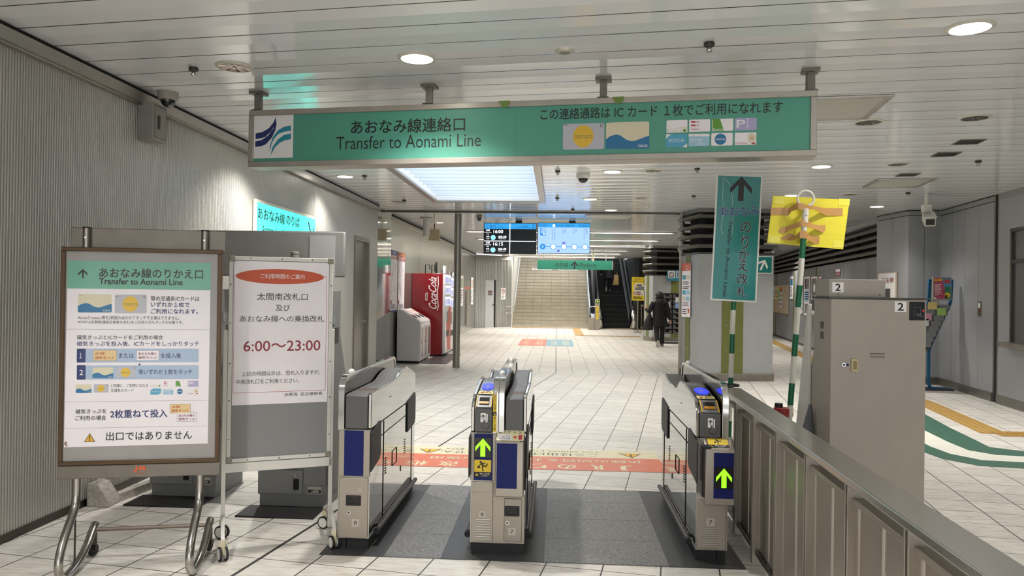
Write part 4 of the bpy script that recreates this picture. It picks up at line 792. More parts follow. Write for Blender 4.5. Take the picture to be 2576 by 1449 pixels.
P = Print((-.099, -.007, .51), (1, 0, 0), (0, 0, 1), base=.001); P.rrect(-.05, -.05, .05, .05, .003, YELLOW, 0); P.rect(-.05, -.05, .05, -.022, INK, 1); warn_tri(P, -.034, -.036, .02, 2); P.text('扉にご注意', .012, -.031, .056, .0105, WHITE, 2); P.text('CAUTION', .012, -.044, .032, .006, WHITE, 2); runner(P, .0, .014, .066, INK, 2); P.build('caution_sticker', g, smooth=False, recalc=False)
vents(g, -.093, .085, .215, .083, -.004); P = Print((0, -.004, 0), (1, 0, 0), (0, 0, 1), base=.001); plate(P, '8', -.098, .24, .04); P.rect(-.15, .345, -.13, .367, M('square_sticker'), 0); P.rect(-.16, .37, -.04, .3705, VOID, 0); P.build('number_plate', g, smooth=False, recalc=False)
P = Print((-.031, -.012, 0), (1, 0, 0), (0, 0, 1), base=.0015); P.rect(-.0105, .725, .0105, .955, YELLOW, 0); P.rect(-.0105, .821, .0105, .841, INK, 1); warn_tri(P, 0, .831, .016, 2)
P.oval(0, .948, .0085, .0085, M('ban_ring', '#7a2f35', .5), 1, 16); P.oval(0, .948, .0062, .0062, WHITE, 2, 16); P.stroke((-.005, .953), (.005, .943), .002, M('ban_ring'), 3)
for i, ch in enumerate('かけこみ禁止'): P.text(ch, 0, .930-i*.0163, .0135, .0135, INK, 2)
for i, ch in enumerate('扉にご注意'): P.text(ch, 0, .810-i*.0165, .0135, .0135, INK, 2)
P.build('warning_strip', g, smooth=False, recalc=False)
m = MB(); m.prism([(-.07, .36), (-.07, .672), (-.062, .684), (.0, .735), (.05, .735), (.05, .36)], 'x', -.022, .145, STEELV); bx = m.build('exit_box', g, bevel=.007); m = MB(); m.box(-.012, .106, -.074, -.066, .412, .672, BLUEP); m.build('blue_panel', bx); m = MB(); m.box(.112, .158, -.064, .05, .40, .69, BLACK); m.build('pad', bx, bevel=.01)
P = Print((.061, -.031, .7095), (1, 0, 0), (0, .062, .051), base=.001); P.rect(-.078, -.038, .08, .038, M('pale_label', '#d9d3a8', .5), 0); P.text('IC ← ふっき', 0, .024, .13, .02, INK, 1, rot=math.pi, bold=.01); P.rect(-.07, -.034, .01, .010, WHITE, 1); P.text('乗継ぎきっぷは\nあおなみ線\nきっぷ', -.03, -.012, .066, .036, M('label_violet', '#4a3f7a', .5), 2, rot=math.pi, res=1); P.face([(.02, -.018), (.03, -.018), (.03, -.026), (.042, -.012), (.03, .002), (.03, -.006), (.02, -.006)], ORANGE, 2); P.rect(.05, -.03, .072, .006, CPINK, 2); P.build('exit_sticker', bx, smooth=False, recalc=False)
m = MB(); m.box(.002, .152, .004, .02, .075, .36, STEELV); m.box(.03, .135, -.001, .01, .085, .335, STEEL); m.build('front_panel', g, bevel=.003)
coin_window(g, .077, .262, .088, .06, .0); P = Print((0, -.001, 0), (1, 0, 0), (0, 0, 1), base=.001); plate(P, '7', .078, .143); P.build('number_plate', g, smooth=False, recalc=False)
# --- right gate: entry to lane 7
g = thing('ticket_gate', 'rightmost ticket gate, single cabinet numbered 7 beside the steel guard rail', 'ticket gate', (.905, GY, 0), 0, 'ticket gates')
gate_half(g, -.085, .054, -1, 'entry'); arch(g, .058, .097); passage_lamp(g, .078, 1.25)
m = MB(); m.box(.05, .098, .004, 1.41, .07, .72, STEELV); m.box(.04, .09, .02, 1.40, 0, .07, RUBBER); m.build('core_panel', g)
front_panels(g, -.083, .095, 0, .075, .36)
m = MB(); m.prism([(-.075, .35), (-.075, .662), (-.066, .674), (.0, .722), (.05, .722), (.05, .35)], 'x', -.048, .122, STEELV); bx = m.build('display_box', g, bevel=.008); m = MB(); m.box(.0, .112, -.079, -.072, .392, .65, BLUEP); m.build('blue_panel', bx); m = MB(); m.box(.006, .106, -.083, -.078, .45, .57, M('display_black')); ds = m.build('display', bx); m = MB(); m.box(-.062, -.008, -.07, .045, .39, .69, BLACK); m.build('pad', bx, bevel=.012)
P = Print((.056, -.083, .51), (1, 0, 0), (0, 0, 1), base=.0008); P.arrow(0, .0, .088, .110, LED, 0, t=.16); P.build('arrow', ds, smooth=False, recalc=False)
P = Print((.03, -.033, .698), (1, 0, 0), (0, .066, .048), base=.001); P.rect(-.06, -.038, .062, .036, INK, 0); P.rect(-.057, -.014, .059, .033, YELLOW, 1); runner(P, .0, .009, .045, INK, 2); warn_tri(P, -.042, -.026, .018, 2); P.text('扉にご注意', .012, -.021, .06, .010, WHITE, 2); P.text('CAUTION', .012, -.032, .034, .006, WHITE, 2); P.build('caution_sticker', bx, smooth=False, recalc=False)
vents(g, -.005, .085, .205, .09, -.004); P = Print((0, -.004, 0), (1, 0, 0), (0, 0, 1), base=.001); plate(P, '7', .0, .235, .046); P.build('number_plate', g, smooth=False, recalc=False)
# ================================================================== guard rail
gr0, gr1 = Vector((1.225, 5.36, 0)), Vector((1.055, 1.30, 0)); gd = (gr1-gr0).normalized(); gl = (gr1-gr0).length
gr = thing('guard_rail', 'steel guard rail with wide flat top running from the right gate towards the viewer', 'railing', gr0)
m = MB(); m.bar(V3(0, 0, .884), gd*gl+V3(0, 0, .884), .135, .032, M('rail_top_steel', '#b3b1ac', .27, 1.0, var=.08, scale=3, stretch=(1, .1, 1))); m.build('top_rail', gr, bevel=.006)
m = MB(); m.bar(V3(0, 0, .80), gd*gl+V3(0, 0, .80), .055, .022, STEELV); m.build('middle_rail', gr, bevel=.003)
m = MB(); m.bar(V3(0, 0, .07), gd*gl+V3(0, 0, .07), .05, .03, DKSTEEL); m.build('bottom_rail', gr, bevel=.003)
t = .38; k = 0
while t < gl-.1:
    m = MB()
    for e in (-.014, .014): m.bar(gd*(t+e)+V3(-.012, 0, 0), gd*(t+e)+V3(-.012, 0, .868), .062, .010, STEELV, up=gd)
    m.bar(gd*t+V3(.0, 0, .0), gd*t+V3(.0, 0, .868), .03, .018, DKSTEEL, up=gd); m.build('post', gr, bevel=.002)
    t += .53
t = .38-.53
while t < gl-.1:
    for o in (.045, .285):
        a, b = t+o, t+o+(.205 if o < .2 else .20)
        if a < .02: continue
        if b > gl-.02: continue
        m = MB(); m.bar(gd*a+V3(.0, 0, .437), gd*b+V3(.0, 0, .437), .012, .705, STEELV); m.build('slat', gr, bevel=.002)
    t += .53
# ================================================================== fare machines seen from behind
MPROF = [(0, .095), (0, 1.54), (.27, 1.54), (.27, 1.22), (.48, .80), (.55, .095)]
def machine(lab, x, y, w, mat, group=None):
    r = thing('fare_machine', lab, 'ticket machine', (x, y, 0), 0, group); m = MB(); m.prism(MPROF, 'x', -w/2, w/2, mat); m.build('cabinet', r, bevel=.006)
    m = MB(); m.box(-w/2+.01, w/2-.01, .015, .5, 0, .1, mat); m.build('plinth', r, bevel=.003); return r
for lab, x, y in (('grey fare machine back nearest the ribbed wall, behind the brown framed stand', -2.72, 5.40), ('grey fare machine back behind the white opening-hours stand', -1.84, 5.23)):
    w = .50; r = machine(lab, x, y, w, GREYM, 'grey fare machines')
    m = MB(); m.box(-w/2+.006, .075, -.012, .0, .105, .27, GREYM); dd_ = m.build('service_door', r, bevel=.003)
    m = MB(); m.box(.012, .052, -.0165, -.010, .137, .212, VOID); m.build('handle_recess', dd_); m = MB(); m.cyl((.025, -.018, .235), (.025, -.008, .235), .011, CHROME, 16); m.build('lock', dd_)
    m = MB(); m.box(-w/2+.006, .075, -.012, 0, .28, 1.52, GREYM); m.build('upper_door', r, bevel=.003); m = MB(); m.box(.083, w/2-.006, -.012, 0, .17, 1.52, GREYM); m.build('side_door', r, bevel=.003)
    P = Print((.16, -.0, .131), (1, 0, 0), (0, 0, 1), base=.001); P.rect(-.05, -.026, .05, .026, M('plate_cream', '#bdb7a8', .5), 0); P.rect(-.046, -.02, .046, .006, INK, 1)
    for i in range(3): P.rect(-.03+.01*i, -.015+i*.007, .03, -.012+i*.007, WHITE, 2)
    P.build('rating_plate', r, smooth=False, recalc=False)
    m = MB()
    for zz in (.5, .9, 1.3): m.box(w/2-.001, w/2+.008, .06, .1, zz, zz+.06, GREYP)
    m.box(w/2, w/2+.002, .13, .22, 1.16, 1.27, DKSTEEL); m.build('side_fittings', r)
    k = tag(MB().box(x-w/2-.06, x+w/2-.02, y-.24, y+.02, 0, .012, RUBBER).build('floor_mat', bevel=.003), 'black rubber mat in front of the '+('left' if x < -2.5 else 'right')+' grey fare machine', 'mat')
MB_ = IVORY; r = machine('tall beige fare machine numbered 2 behind the steel guard rail', 1.815, 4.39, .525, IVORY)
m = MB(); m.box(-.262, .262, -.014, 0, .28, 1.535, IVORY); dr = m.build('rear_door', r, bevel=.004); m = MB(); m.box(-.262, .262, -.012, 0, .115, .27, IVORY); m.box(.05, .19, -.016, -.011, .14, .24, IVORY); m.build('lower_door', r, bevel=.003)
m = MB(); m.box(-.15, -.112, -.026, -.012, 1.125, 1.198, M('handle_cream', '#c8b88a', .4)); m.build('handle', dr, bevel=.006); m = MB(); m.box(-.141, -.121, -.0275, -.02, 1.138, 1.185, M('handle_hollow', '#8d7f5a', .6)); m.build('handle_hollow', dr)
m = MB(); m.cyl((-.19, -.022, 1.163), (-.19, -.01, 1.163), .012, CHROME, 18); m.cyl((-.19, -.024, 1.163), (-.19, -.02, 1.163), .006, INK, 12); m.build('lock', dr); m = MB(); m.cyl((-.168, -.017, 1.162), (-.168, -.012, 1.162), .007, BLUEP, 14); m.build('blue_dot', dr)
m = MB(); m.box(-.045, .035, -.018, -.012, 1.226, 1.230, DKSTEEL); m.box(-.045, .035, -.018, -.012, 1.208, 1.212, DKSTEEL); m.build('vent_slits', dr)
P = Print((0, -.014, 0), (1, 0, 0), (0, 0, 1), base=.001); P.rect(.088, 1.465, .152, 1.525, WHITE, 0); P.text('2', .12, 1.495, .034, .044, INK, 1, bold=.03); P.build('number_plate', dr, smooth=False, recalc=False)
m = MB(); m.box(.168, .252, -.018, -.012, 1.42, 1.525, M('pad_black', '#0b0b0c', .15, var=0)); cp = m.build('card_pad', dr, bevel=.004); P = Print((.21, -.018, 1.47), (1, 0, 0), (0, 0, 1), base=.0012); P.frame(-.018, -.022, .018, .022, .0012, GREYM, 0)
for a, b in (((-.005, -.008), (.01, -.018)), ((-.005, -.008), (.004, -.024)), ((.004, -.024), (.036, -.03)), ((.01, -.018), (.03, -.014))): P.stroke(a, b, .0018, GREYM, 1)
P.oval(.033, .005, .004, .004, LEDRED, 1, 12); P.build('card_pictogram', cp, smooth=False, recalc=False)
m = MB(); m.box(-.262, .05, .02, .24, 1.545, 1.646, IVORY); m.cyl((-.21, .018, 1.56), (-.21, .022, 1.56), .005, DKSTEEL, 8); m.cyl((.02, .018, 1.56), (.02, .022, 1.56), .005, DKSTEEL, 8); tb = m.build('top_box', r, bevel=.004)
P = Print((0, .02, 0), (1, 0, 0), (0, 0, 1), base=.001); P.rect(-.245, 1.572, -.182, 1.628, WHITE, 0); P.text('2', -.213, 1.60, .03, .042, INK, 1, bold=.03); P.build('number_plate', tb, smooth=False, recalc=False)
m = MB(); m.box(-.272, .285, -.02, .29, 1.538, 1.546, DKSTEEL); m.box(-.2645, -.262, .1, .15, 1.36, 1.40, DKSTEEL); m.box(-.2645, -.262, .1, .15, 1.30, 1.34, DKSTEEL); m.build('top_plate', r)
m = MB(); m.prism([(.30, .02), (.30, 1.5), (.32, 1.5), (.62, .3), (.64, .02)], 'x', -.285, -.264, WPAINT); m.build('side_wing', r, bevel=.003)
# grey header panel above the left machines
q0, q1 = Yp(486, 585, 5.46), Yp(870, 585, 5.46); r = thing('header_panel', 'grey header panel standing above the two grey fare machines', 'panel', (q0.x, 5.46, 1.54)); w = q1.x-q0.x
zt, zl = Yp(700, 581, 5.46).z-1.54, Yp(860, 698, 5.46).z-1.54
m = MB(); m.box(0, w, -.012, .03, zl, zt, M('header_grey', '#93918d', .4, .3, var=.05)); m.build('panel', r, bevel=.012)
m = MB(); a, b = Yp(779, 592, 5.44), Yp(841, 740, 5.44); m.box(a.x-q0.x, b.x-q0.x, -.018, -.013, b.z-1.54, a.z-1.54, M('blank_sheet', '#a8a7a6', .5)); m.build('blank_sheet', r)
m = MB()
for u in (.35, w-.16): m.box(u, u+.035, 0, .03, 0.002, zl, GREYP)
m.build('posts', r)
q = Yp(742, 640, 5.34); r = thing('beacon_lamp', 'small round beacon lamp on a pole behind the white stand', 'lamp', (q.x, 5.34, 1.54)); m = MB(); m.cyl((0, 0, 0), (0, 0, q.z-1.56), .012, GREYP, 12); m.build('pole', r); m = MB(); m.lathe([(.03, 0), (.03, .014), (.024, .018), (.03, .022), (.03, .036), (.02, .042)], (0, 0, q.z-1.56), M('beacon_grey', '#8e8a80', .4), 18); m.build('lamp_cap', r)
# white kerb block and low rail by the ribbed wall
q = Zp(250, 1272); r = thing('bumper_block', 'chipped white bumper block with post at the foot of the ribbed wall', 'bumper', (q.x, q.y, 0)); m = MB(); m.prism([(-.07, 0), (.09, 0), (.09, .05), (.01, .16), (-.07, .16)], 'y', -.04, .10, M('chipped_white', '#a49d93', .7, var=.3, scale=40)); m.build('block', r, bevel=.006); m = MB(); m.box(-.03, .005, .02, .055, .15, .42, WPAINT); m.build('post', r); m = MB(); m.bar((.06, .10, .03), (.16, .95, .03), .06, .06, M('chipped_white')); m.build('low_rail', r)
# ================================================================== floor markings
STK_O = M('floor_sticker_orange', '#cf7257', .4, var=.08, scale=20); STK_C = M('floor_sticker_cream', '#d8cfae', .4, var=.08, scale=15); STK_I = M('floor_sticker_ink', '#3c4048', .5, var=0)
r = thing('floor_sticker', 'long orange and cream floor sticker with writing, just behind the ticket gates', 'floor sticker', (-.2, 7.0, .001)); L_ = 1.18
P = Print((0, 0, 0), (-1, -.01, 0), (.01, -1, 0), step=.0006, base=.0012)   # reads from the far side
P.rect(-L_, -.12, L_, .40, STK_O, 0); P.rect(-L_, -.46, L_, -.12, STK_C, 0)
tx = 'JRのりかえ改札'
for i, ch in enumerate(tx): P.text(ch, -.84+i*.265, .27, .11 if ch in 'JR' else .17, .18, STK_C, 1, bold=.02, res=2)
P.text('JR線の切符をお持ちの方専用', -.03, .02, 1.95, .13, STK_C, 1, bold=.01, res=2); P.text('ここは出口ではありません', .14, -.22, 1.5, .12, STK_I, 1, res=2); P.text('You cannot pass through this gate', .1, -.36, 1.5, .07, STK_I, 1, res=1)
for u in (-.93, 1.0): warn_tri(P, u, -.24, .2, 1, M('amber_print'), STK_I)
P.build('printed_film', r, smooth=False, recalc=False)
r = thing('floor_sticker', 'small red and blue floor sticker far off on the concourse before the stairs', 'floor sticker', (0, 23.2, .001)); P = Print((0, 0, 0), (1, 0, 0), (0, 1, 0), step=.001, base=.0015)
P.rect(-1.1, -1.5, -.29, 1.5, M('floor_red', '#c2644f', .45), 0); P.rect(-.29, -1.5, .52, 1.5, M('floor_blue', '#6f9cad', .45), 0)
for u, ss in ((-.9, 'のりかえ'), (-.5, '改札口')): P.text(ss, u, 0, 2.0, .22, STK_C, 1, rot=math.pi/2, res=1)
for u, ss in ((-.05, 'あおなみ'), (.3, '線方面')): P.text(ss, u, 0, 1.8, .22, STK_C, 1, rot=math.pi/2, res=1)
P.build('printed_film', r, smooth=False, recalc=False)
TACT = M('tactile_yellow', '#a98645', .55, var=.08)
def tactile(lab, pts, w):
    r = thing('tactile_paving', lab, 'tactile paving', (0, 0, 0)); m = MB()
    for (a, b) in zip(pts[:-1], pts[1:]):
        a, b = Vector(a+(0,)), Vector(b+(0,)); d = (b-a).normalized(); m.bar(a-d*.0+V3(0, 0, .002), b+V3(0, 0, .002), w, .006, TACT)
    m.build('base', r); m = MB()
    for (a, b) in zip(pts[:-1], pts[1:]):
        a, b = Vector(a+(0,)), Vector(b+(0,)); d = (b-a).normalized(); s = Vector((-d.y, d.x, 0))
        for k in range(4): o = s*(w*(-.375+.25*k)); m.bar(a+o+V3(0, 0, .007), b+o+V3(0, 0, .007), w*.1, .006, TACT)
    m.build('ridges', r)
tactile('yellow tactile strip at right, running along the corridor and bending towards the right wall', [(7.35, 26.5), (6.1, 18), (5.42, 11.4), (5.02, 8.95), (6.05, 9.0)], .30)
tactile('short yellow tactile strip leading from the stairs towards the viewer', [(.86, 32.3), (.86, 27.2), (3.0, 27.2)], .32)
tactile('yellow tactile strip along the foot of the stairs and escalator', [(-1.9, 32.6), (3.7, 32.6)], .32)
GRN = M('floor_green', '#2f5a48', .45, var=.06); WHF = M('floor_white', '#d5d3c6', .45, var=.05)
r = thing('floor_marking', 'green and white curved guide line on the floor right of the beige machine', 'floor marking', (0, 0, 0))
def ribbon(P, A, B, m, l): P.add([P.p(*q, l) for q in A]+[P.p(*q, l) for q in B], [(i, len(A)+i, len(A)+i+1, i+1) for i in range(len(A)-1)], m)
P = Print((0, 0, 0), (1, 0, 0), (0, 1, 0), step=.0005, base=.002)
E1 = [(5.5, 13.2), (4.95, 10.6), (4.70, 9.3), (4.58, 8.5), (4.52, 8.15), (4.75, 7.97), (5.1, 7.95), (6.0, 7.93)]; E2_ = [(4.95, 13.3), (4.52, 10.5), (4.30, 9.1), (4.22, 8.4), (4.20, 7.95), (4.36, 7.74), (4.66, 7.70), (6.0, 7.67)]
E3_ = [(4.55, 13.4), (4.16, 10.4), (3.98, 9.0), (3.90, 8.1), (3.92, 7.75), (4.08, 7.48), (4.45, 7.43), (6.0, 7.40)]; E4_ = [(4.25, 13.4), (3.9, 10.3), (3.75, 8.9), (3.68, 7.9), (3.72, 7.5), (3.92, 7.22), (4.30, 7.16), (6.0, 7.14)]
ribbon(P, E1, E2_, GRN, 0); ribbon(P, E2_, E3_, WHF, 0); ribbon(P, E3_, E4_, GRN, 0); P.build('painted_lines', r, smooth=False)
# ================================================================== striped poles with boards
PG, PWH = M('pole_green', '#12603f', .35, var=.04), M('pole_white', '#d3cfc2', .35, var=.04)
def striped(m, a, b, r, zg, per=.318, green=.142):   # zg: height of the top of one green band
    a, b = Vector(a), Vector(b); L = (b-a).length; d = (b-a).normalized(); c = []; k = -12
    while k < 12:
        t = (zg-a.z)/d.z+k*per; c += [(t-green, 1), (t, 0)]; k += 1
    c.sort(); t = 0.0; col = 0
    for tt, g_ in c:
        if tt <= 0: col = g_; continue
        t2 = min(tt, L)
        if t2 > t+1e-4: m.cyl(a+d*t, a+d*t2, r, PG if col else PWH, 18)
        t, col = t2, g_
        if t >= L-1e-4: break
ty = 5.6; bl, br, tl_, tr_ = Yp(1787, 755, ty), Yp(1903, 760, ty), Yp(1803, 437, ty), Yp(1926, 437, ty)
pu_ = (tl_-bl).normalized(); uu_ = ((br-bl)-pu_*(br-bl).dot(pu_)).normalized(); nn = uu_.cross(pu_)
ft = Yp(1838, 970, ty+.03); d = (Yp(1845, 765, ty+.03)-ft).normalized(); ft0 = ft-d*(ft.z/d.z)
r = thing('pole_sign', 'tall teal laminated board on a green and white striped pole by the right gate', 'sign', (ft0.x, ft0.y, 0))
m = MB(); striped(m, V3(0, 0, .02), d*(2.25/d.z), .0185, Yp(1843, 841, ty).z); m.build('pole', r)
m = MB(); m.lathe([(.13, 0), (.13, .03), (.05, .05), (.025, .07)], (0, 0, 0), RUBBER, 24); m.build('base', r)
m = MB(); q = ft-ft0; m.tube([(q.x+.055*math.cos(t), q.y+.04*math.sin(t), .885) for t in (k*math.pi/8 for k in range(16))], .011, DKSTEEL, 8, closed=True); m.build('holder_ring', r)
bw, bh = (br-bl).dot(uu_), (tl_-bl).dot(pu_); o = bl-V3(ft0.x, ft0.y, 0)
PLAS = M('laminate_edge', '#cfcdc6', .2, var=.03, coat=.3)
m = MB(); c = o+uu_*bw/2-nn*.003; m.bar(c, c+pu_*bh, bw, .005, PLAS, up=nn); m.build('board', r)
P = Print(bl, uu_, pu_, step=.0006).crop(1450, 420, 2.5875); TG = M('teal_laminate', '#0d7a76', .33, var=.05, coat=.15, bump=.05, scale=5); P.rect(.012, .012, bw-.012, bh-.012, TG, 0)
a, b = P.uv(1072, 142); P.arrow(a, b, .156, .180, INK, 1, t=.13)
NVL = M('navy_letter', '#1c3474', .4, var=0); EDG = M('letter_edge', '#9fb5b8', .4, var=0)
def let(s, x, y, w, h, mm, ll=2, rot=0, bold=.01):
    a, b = P.uv(x, y); k = 1/2.5875/1900*ty; P.text(s, a, b, w*k*1.05, h*k*1.05, EDG, 1, rot=rot, bold=bold+.03, res=4); P.text(s, a, b, w*k, h*k, mm, ll, rot=rot, bold=bold, res=4)
for i, ch in enumerate('あおなみ'): let(ch, 960+i*67, 287, 60, 56, NVL)
for ch, x, y in zip('のりかえ改札', (1102, 1098, 1090, 1083, 1080, 1076), (393, 490, 570, 643, 727, 812)): let(ch, x, y, 66 if ch != 'り' else 46, 68 if ch != 'り' else 88, INK)
a, b = P.uv(985, 598); P.text('Transfer to Aonami Lines', a, b, .255*ty/1900*490/.255/2.5875, .026, INK, 2, rot=-math.pi/2-.03, bold=.01)
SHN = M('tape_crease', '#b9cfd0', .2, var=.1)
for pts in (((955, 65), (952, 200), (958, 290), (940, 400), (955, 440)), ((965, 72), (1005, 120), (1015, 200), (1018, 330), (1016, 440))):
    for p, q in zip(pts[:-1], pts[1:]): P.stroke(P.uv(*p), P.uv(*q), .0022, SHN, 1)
P.v = [tuple(Vector(q)-r.location) for q in P.v]; P.build('printed_face', r, smooth=False, recalc=False)
m = MB()
for s in (.35, .65): q = o+uu_*bw*s+pu_*(bh+.002)-nn*.004; m.bar(q-uu_*.03, q+uu_*.03, .010, .006, ALU)
m.build('top_clips', r)
# yellow board taped to a second pole
yy = 5.0; b0 = Yp(1985, 1060, yy); b1 = Yp(2024, 560, yy); d = (b1-b0).normalized(); f0_ = b0-d*(b0.z/d.z)
r = thing('pole_sign', 'yellow card board taped with brown tape to a ring-topped striped pole', 'sign', (f0_.x, f0_.y, 0)); k0 = V3(f0_.x, f0_.y, 0)
m = MB(); dp = (Yp(2024, 560, yy)-k0); z_w = .0; striped(m, V3(0, 0, .0), dp, .0185, Yp(2010, 718, yy).z); m.build('pole', r)
m = MB(); q = dp; m.cyl(q, q+d*.09, .0215, PWH, 18); e = q+d*.09; m.bar(e-V3(.0, 0, 0), e+V3(-.03, 0, .035), .012, .014, PWH); m.bar(e, e+V3(.03, 0, .035), .012, .014, PWH); m.tube([(e.x+.052*math.sin(t), e.y, e.z+.065-.052*math.cos(t)) for t in (k*math.pi/12 for k in range(24))], .0075, PWH, 10, closed=True); m.cyl(q+d*.045-V3(0, .023, 0), q+d*.045-V3(0, .018, 0), .004, INK, 8); m.build('ring_cap', r)
Q = [Yp(x, y, yy+.055)-k0 for x, y in ((1930, 611), (2121, 627), (2137, 503), (1945, 492))]; YB = M('yellow_card', '#d8cb33', .5, var=.05, scale=4, stretch=(1, 1, 14))
m = MB(); t_ = V3(0, .006, 0); m.add(Q+[p+t_ for p in Q], [(0, 1, 2, 3), (7, 6, 5, 4), (0, 4, 5, 1), (1, 5, 6, 2), (2, 6, 7, 3), (3, 7, 4, 0)], YB); m.build('card_board', r, smooth=False)
TAPE = M('brown_tape', '#b58a53', .35, var=.08, scale=30); CLT = M('clear_tape', '#dcd34f', .25, var=.03)
def yq(x, y, dep=.052): return Yp(1880+x/6.587, 460+y/6.587, yy+dep)-k0
m = MB()
for top, bot, dep in (([(395, 410), (560, 408), (690, 408), (770, 370), (835, 322), (940, 350), (1090, 385), (1200, 405), (1310, 418), (1580, 418)], [(385, 533), (560, 535), (680, 540), (730, 470), (850, 432), (950, 455), (1090, 435), (1200, 490), (1315, 545), (1580, 545)], [.053, .053, .050, .018, -.014, -.016, -.012, .018, .05, .053]),
    ([(545, 750), (640, 728), (760, 690), (885, 620), (930, 600), (985, 610), (1100, 690), (1200, 700), (1297, 702)], [(515, 812), (610, 845), (720, 770), (885, 725), (930, 730), (985, 725), (1130, 770), (1255, 828), (1290, 790)], [.053, .05, .02, -.018, -.022, -.018, .02, .05, .053]),
    ([(690, 835), (760, 850), (800, 880), (870, 800), (915, 785), (975, 800), (1040, 880), (1100, 880), (1196, 880)], [(545, 915), (640, 950), (760, 945), (868, 918), (910, 920), (962, 918), (1040, 970), (1100, 1005), (1190, 1008)], [.053, .05, .02, -.018, -.022, -.018, .02, .05, .053])):
    n = len(top); m.add([yq(x, y, d_) for (x, y), d_ in zip(top, dep)]+[yq(x, y, d_) for (x, y), d_ in zip(bot, dep)], [(i, i+1, n+i+1, n+i) for i in range(n-1)], TAPE)
tp = m.build('brown_tape', r, recalc=False)
for x0, y0, x1, y1 in ((440, 225, 610, 345), (1510, 262, 1690, 372), (345, 870, 540, 985), (1420, 950, 1590, 1070)): m = MB(); m.add([yq(x0, y1, .0535), yq(x1, y1+8, .0535), yq(x1+10, y0+8, .0535), yq(x0+10, y0, .0535)], [(0, 1, 2, 3)], CLT); m.build('clear_tape', r, smooth=False)
q = Yp(1974, 1060, yy+.0); hz = Yp(1974, 1018, yy).z
pp = thing('barrier_post', 'black barrier post with red strap holding the pole of the yellow board', 'post', (q.x-.022, yy+.06, 0)); m = MB(); m.cyl((0, 0, .01), (0, 0, hz), .026, BLACK, 20); m.build('post', pp); m = MB(); m.lathe([(.10, 0), (.10, .012), (.05, .03), (.026, .04)], (0, 0, 0), BLACK, 24); m.build('base', pp)
m = MB(); zz = Yp(1974, 1038, yy).z; m.rings([((.022, -.03, zz-.026), .062, .05), ((.022, -.03, zz+.026), .062, .05)], M('red_strap', '#8c2a27', .5), 20); m.build('strap', pp)
# ================================================================== departure screens
sy = 16.4; SCB = M('screen_black', '#050507', .15, var=0)
def E_(n, c, s): return M(n, c, .4, emit=s*.6)
S_W, S_B, S_L, S_D = E_('screen_white', '#f4f6ff', 1.6), E_('screen_header_blue', '#2f9fe8', 1.3*SCREEN_E), E_('screen_pale_blue', '#a9cfff', 1.25*SCREEN_E), E_('screen_dark_text', '#12233f', .5)
S_M = E_('screen_mid_blue', '#2a80c8', 1.0)
def scr(lab, x0, x1, fn):
    a, b = Yp(x0, 638, sy), Yp(x1, 561, sy); r = thing('departure_screen', lab, 'display screen', ((a.x+b.x)/2, sy, a.z), 0, 'departure screens'); w, h = b.x-a.x, b.z-a.z
    m = MB(); m.box(-w/2, w/2, 0, .09, 0, h, SCB); m.build('housing', r, bevel=.004); m = MB(); m.box(w*.1, w*.1+.14, .02, .1, h, CEIL+.02-a.z, BLACK); m.build('hanger', r)
    P = Print((-w/2, 0, 0), (1, 0, 0), (0, 0, 1), step=.0012, base=.002); fn(P, w, h); P.build('lit_picture', r, smooth=False, recalc=False)
def left_scr(P, w, h):   # crop 1160,540 x6.44 -> screen box 362..1225 x 140..632
    X = lambda x: (x-362)/(1225-362)*w
    Y_ = lambda y: (632-y)/(632-140)*h
    def T(s, x0, x1, y, hh, m, l=2, **k): P.text(s, X((x0+x1)/2), Y_(y), X(x1)-X(x0), hh/492*h, m, l, res=2, **k)
    P.rect(X(374), Y_(240), X(1215), Y_(152), S_B, 0); P.rect(X(785), Y_(630), X(797), Y_(152), S_W, 1); P.rect(X(370), Y_(436), X(1212), Y_(426), S_W, 1)
    T('１', 402, 424, 192, 62, S_D); T('金城ふ頭', 456, 560, 188, 26, S_D); T('Bound for Kinjo-futo', 456, 700, 214, 18, S_D); T('2', 1156, 1188, 196, 62, S_D); T('金城ふ頭', 980, 1082, 194, 26, S_D); T('Bound for Kinjo-futo', 884, 1130, 216, 18, S_D)
    for k, (a, t_, e) in enumerate((('先発', '16:00', '1st'), ('次発', '16:15', '2nd'))):
        y = k*196; T(a, 400, 464, 262+y, 30, S_W, bold=.01); T('Departing', 380, 486, 295+y, 18, S_W); T(e, 416, 450, 318+y, 18, S_W); T(t_, 522, 680, 280+y, 54, S_W, bold=.02); T('普通', 406, 456, 360+y, 26, S_W); T('Local', 406, 454, 394+y, 16, S_W); T('金城ふ頭', 602, 734, 362+y, 34, S_W, bold=.01); T('Kinjo-futo', 610, 722, 394+y, 18, S_W)
        P.oval(X(518), Y_(376+y), .055, .055, E_('screen_sky', '#8fd0ea', 1.2), 1, 20); T('AN', 506, 530, 370+y, 12, S_M, 2); T('11', 508, 528, 386+y, 12, S_M, 2)
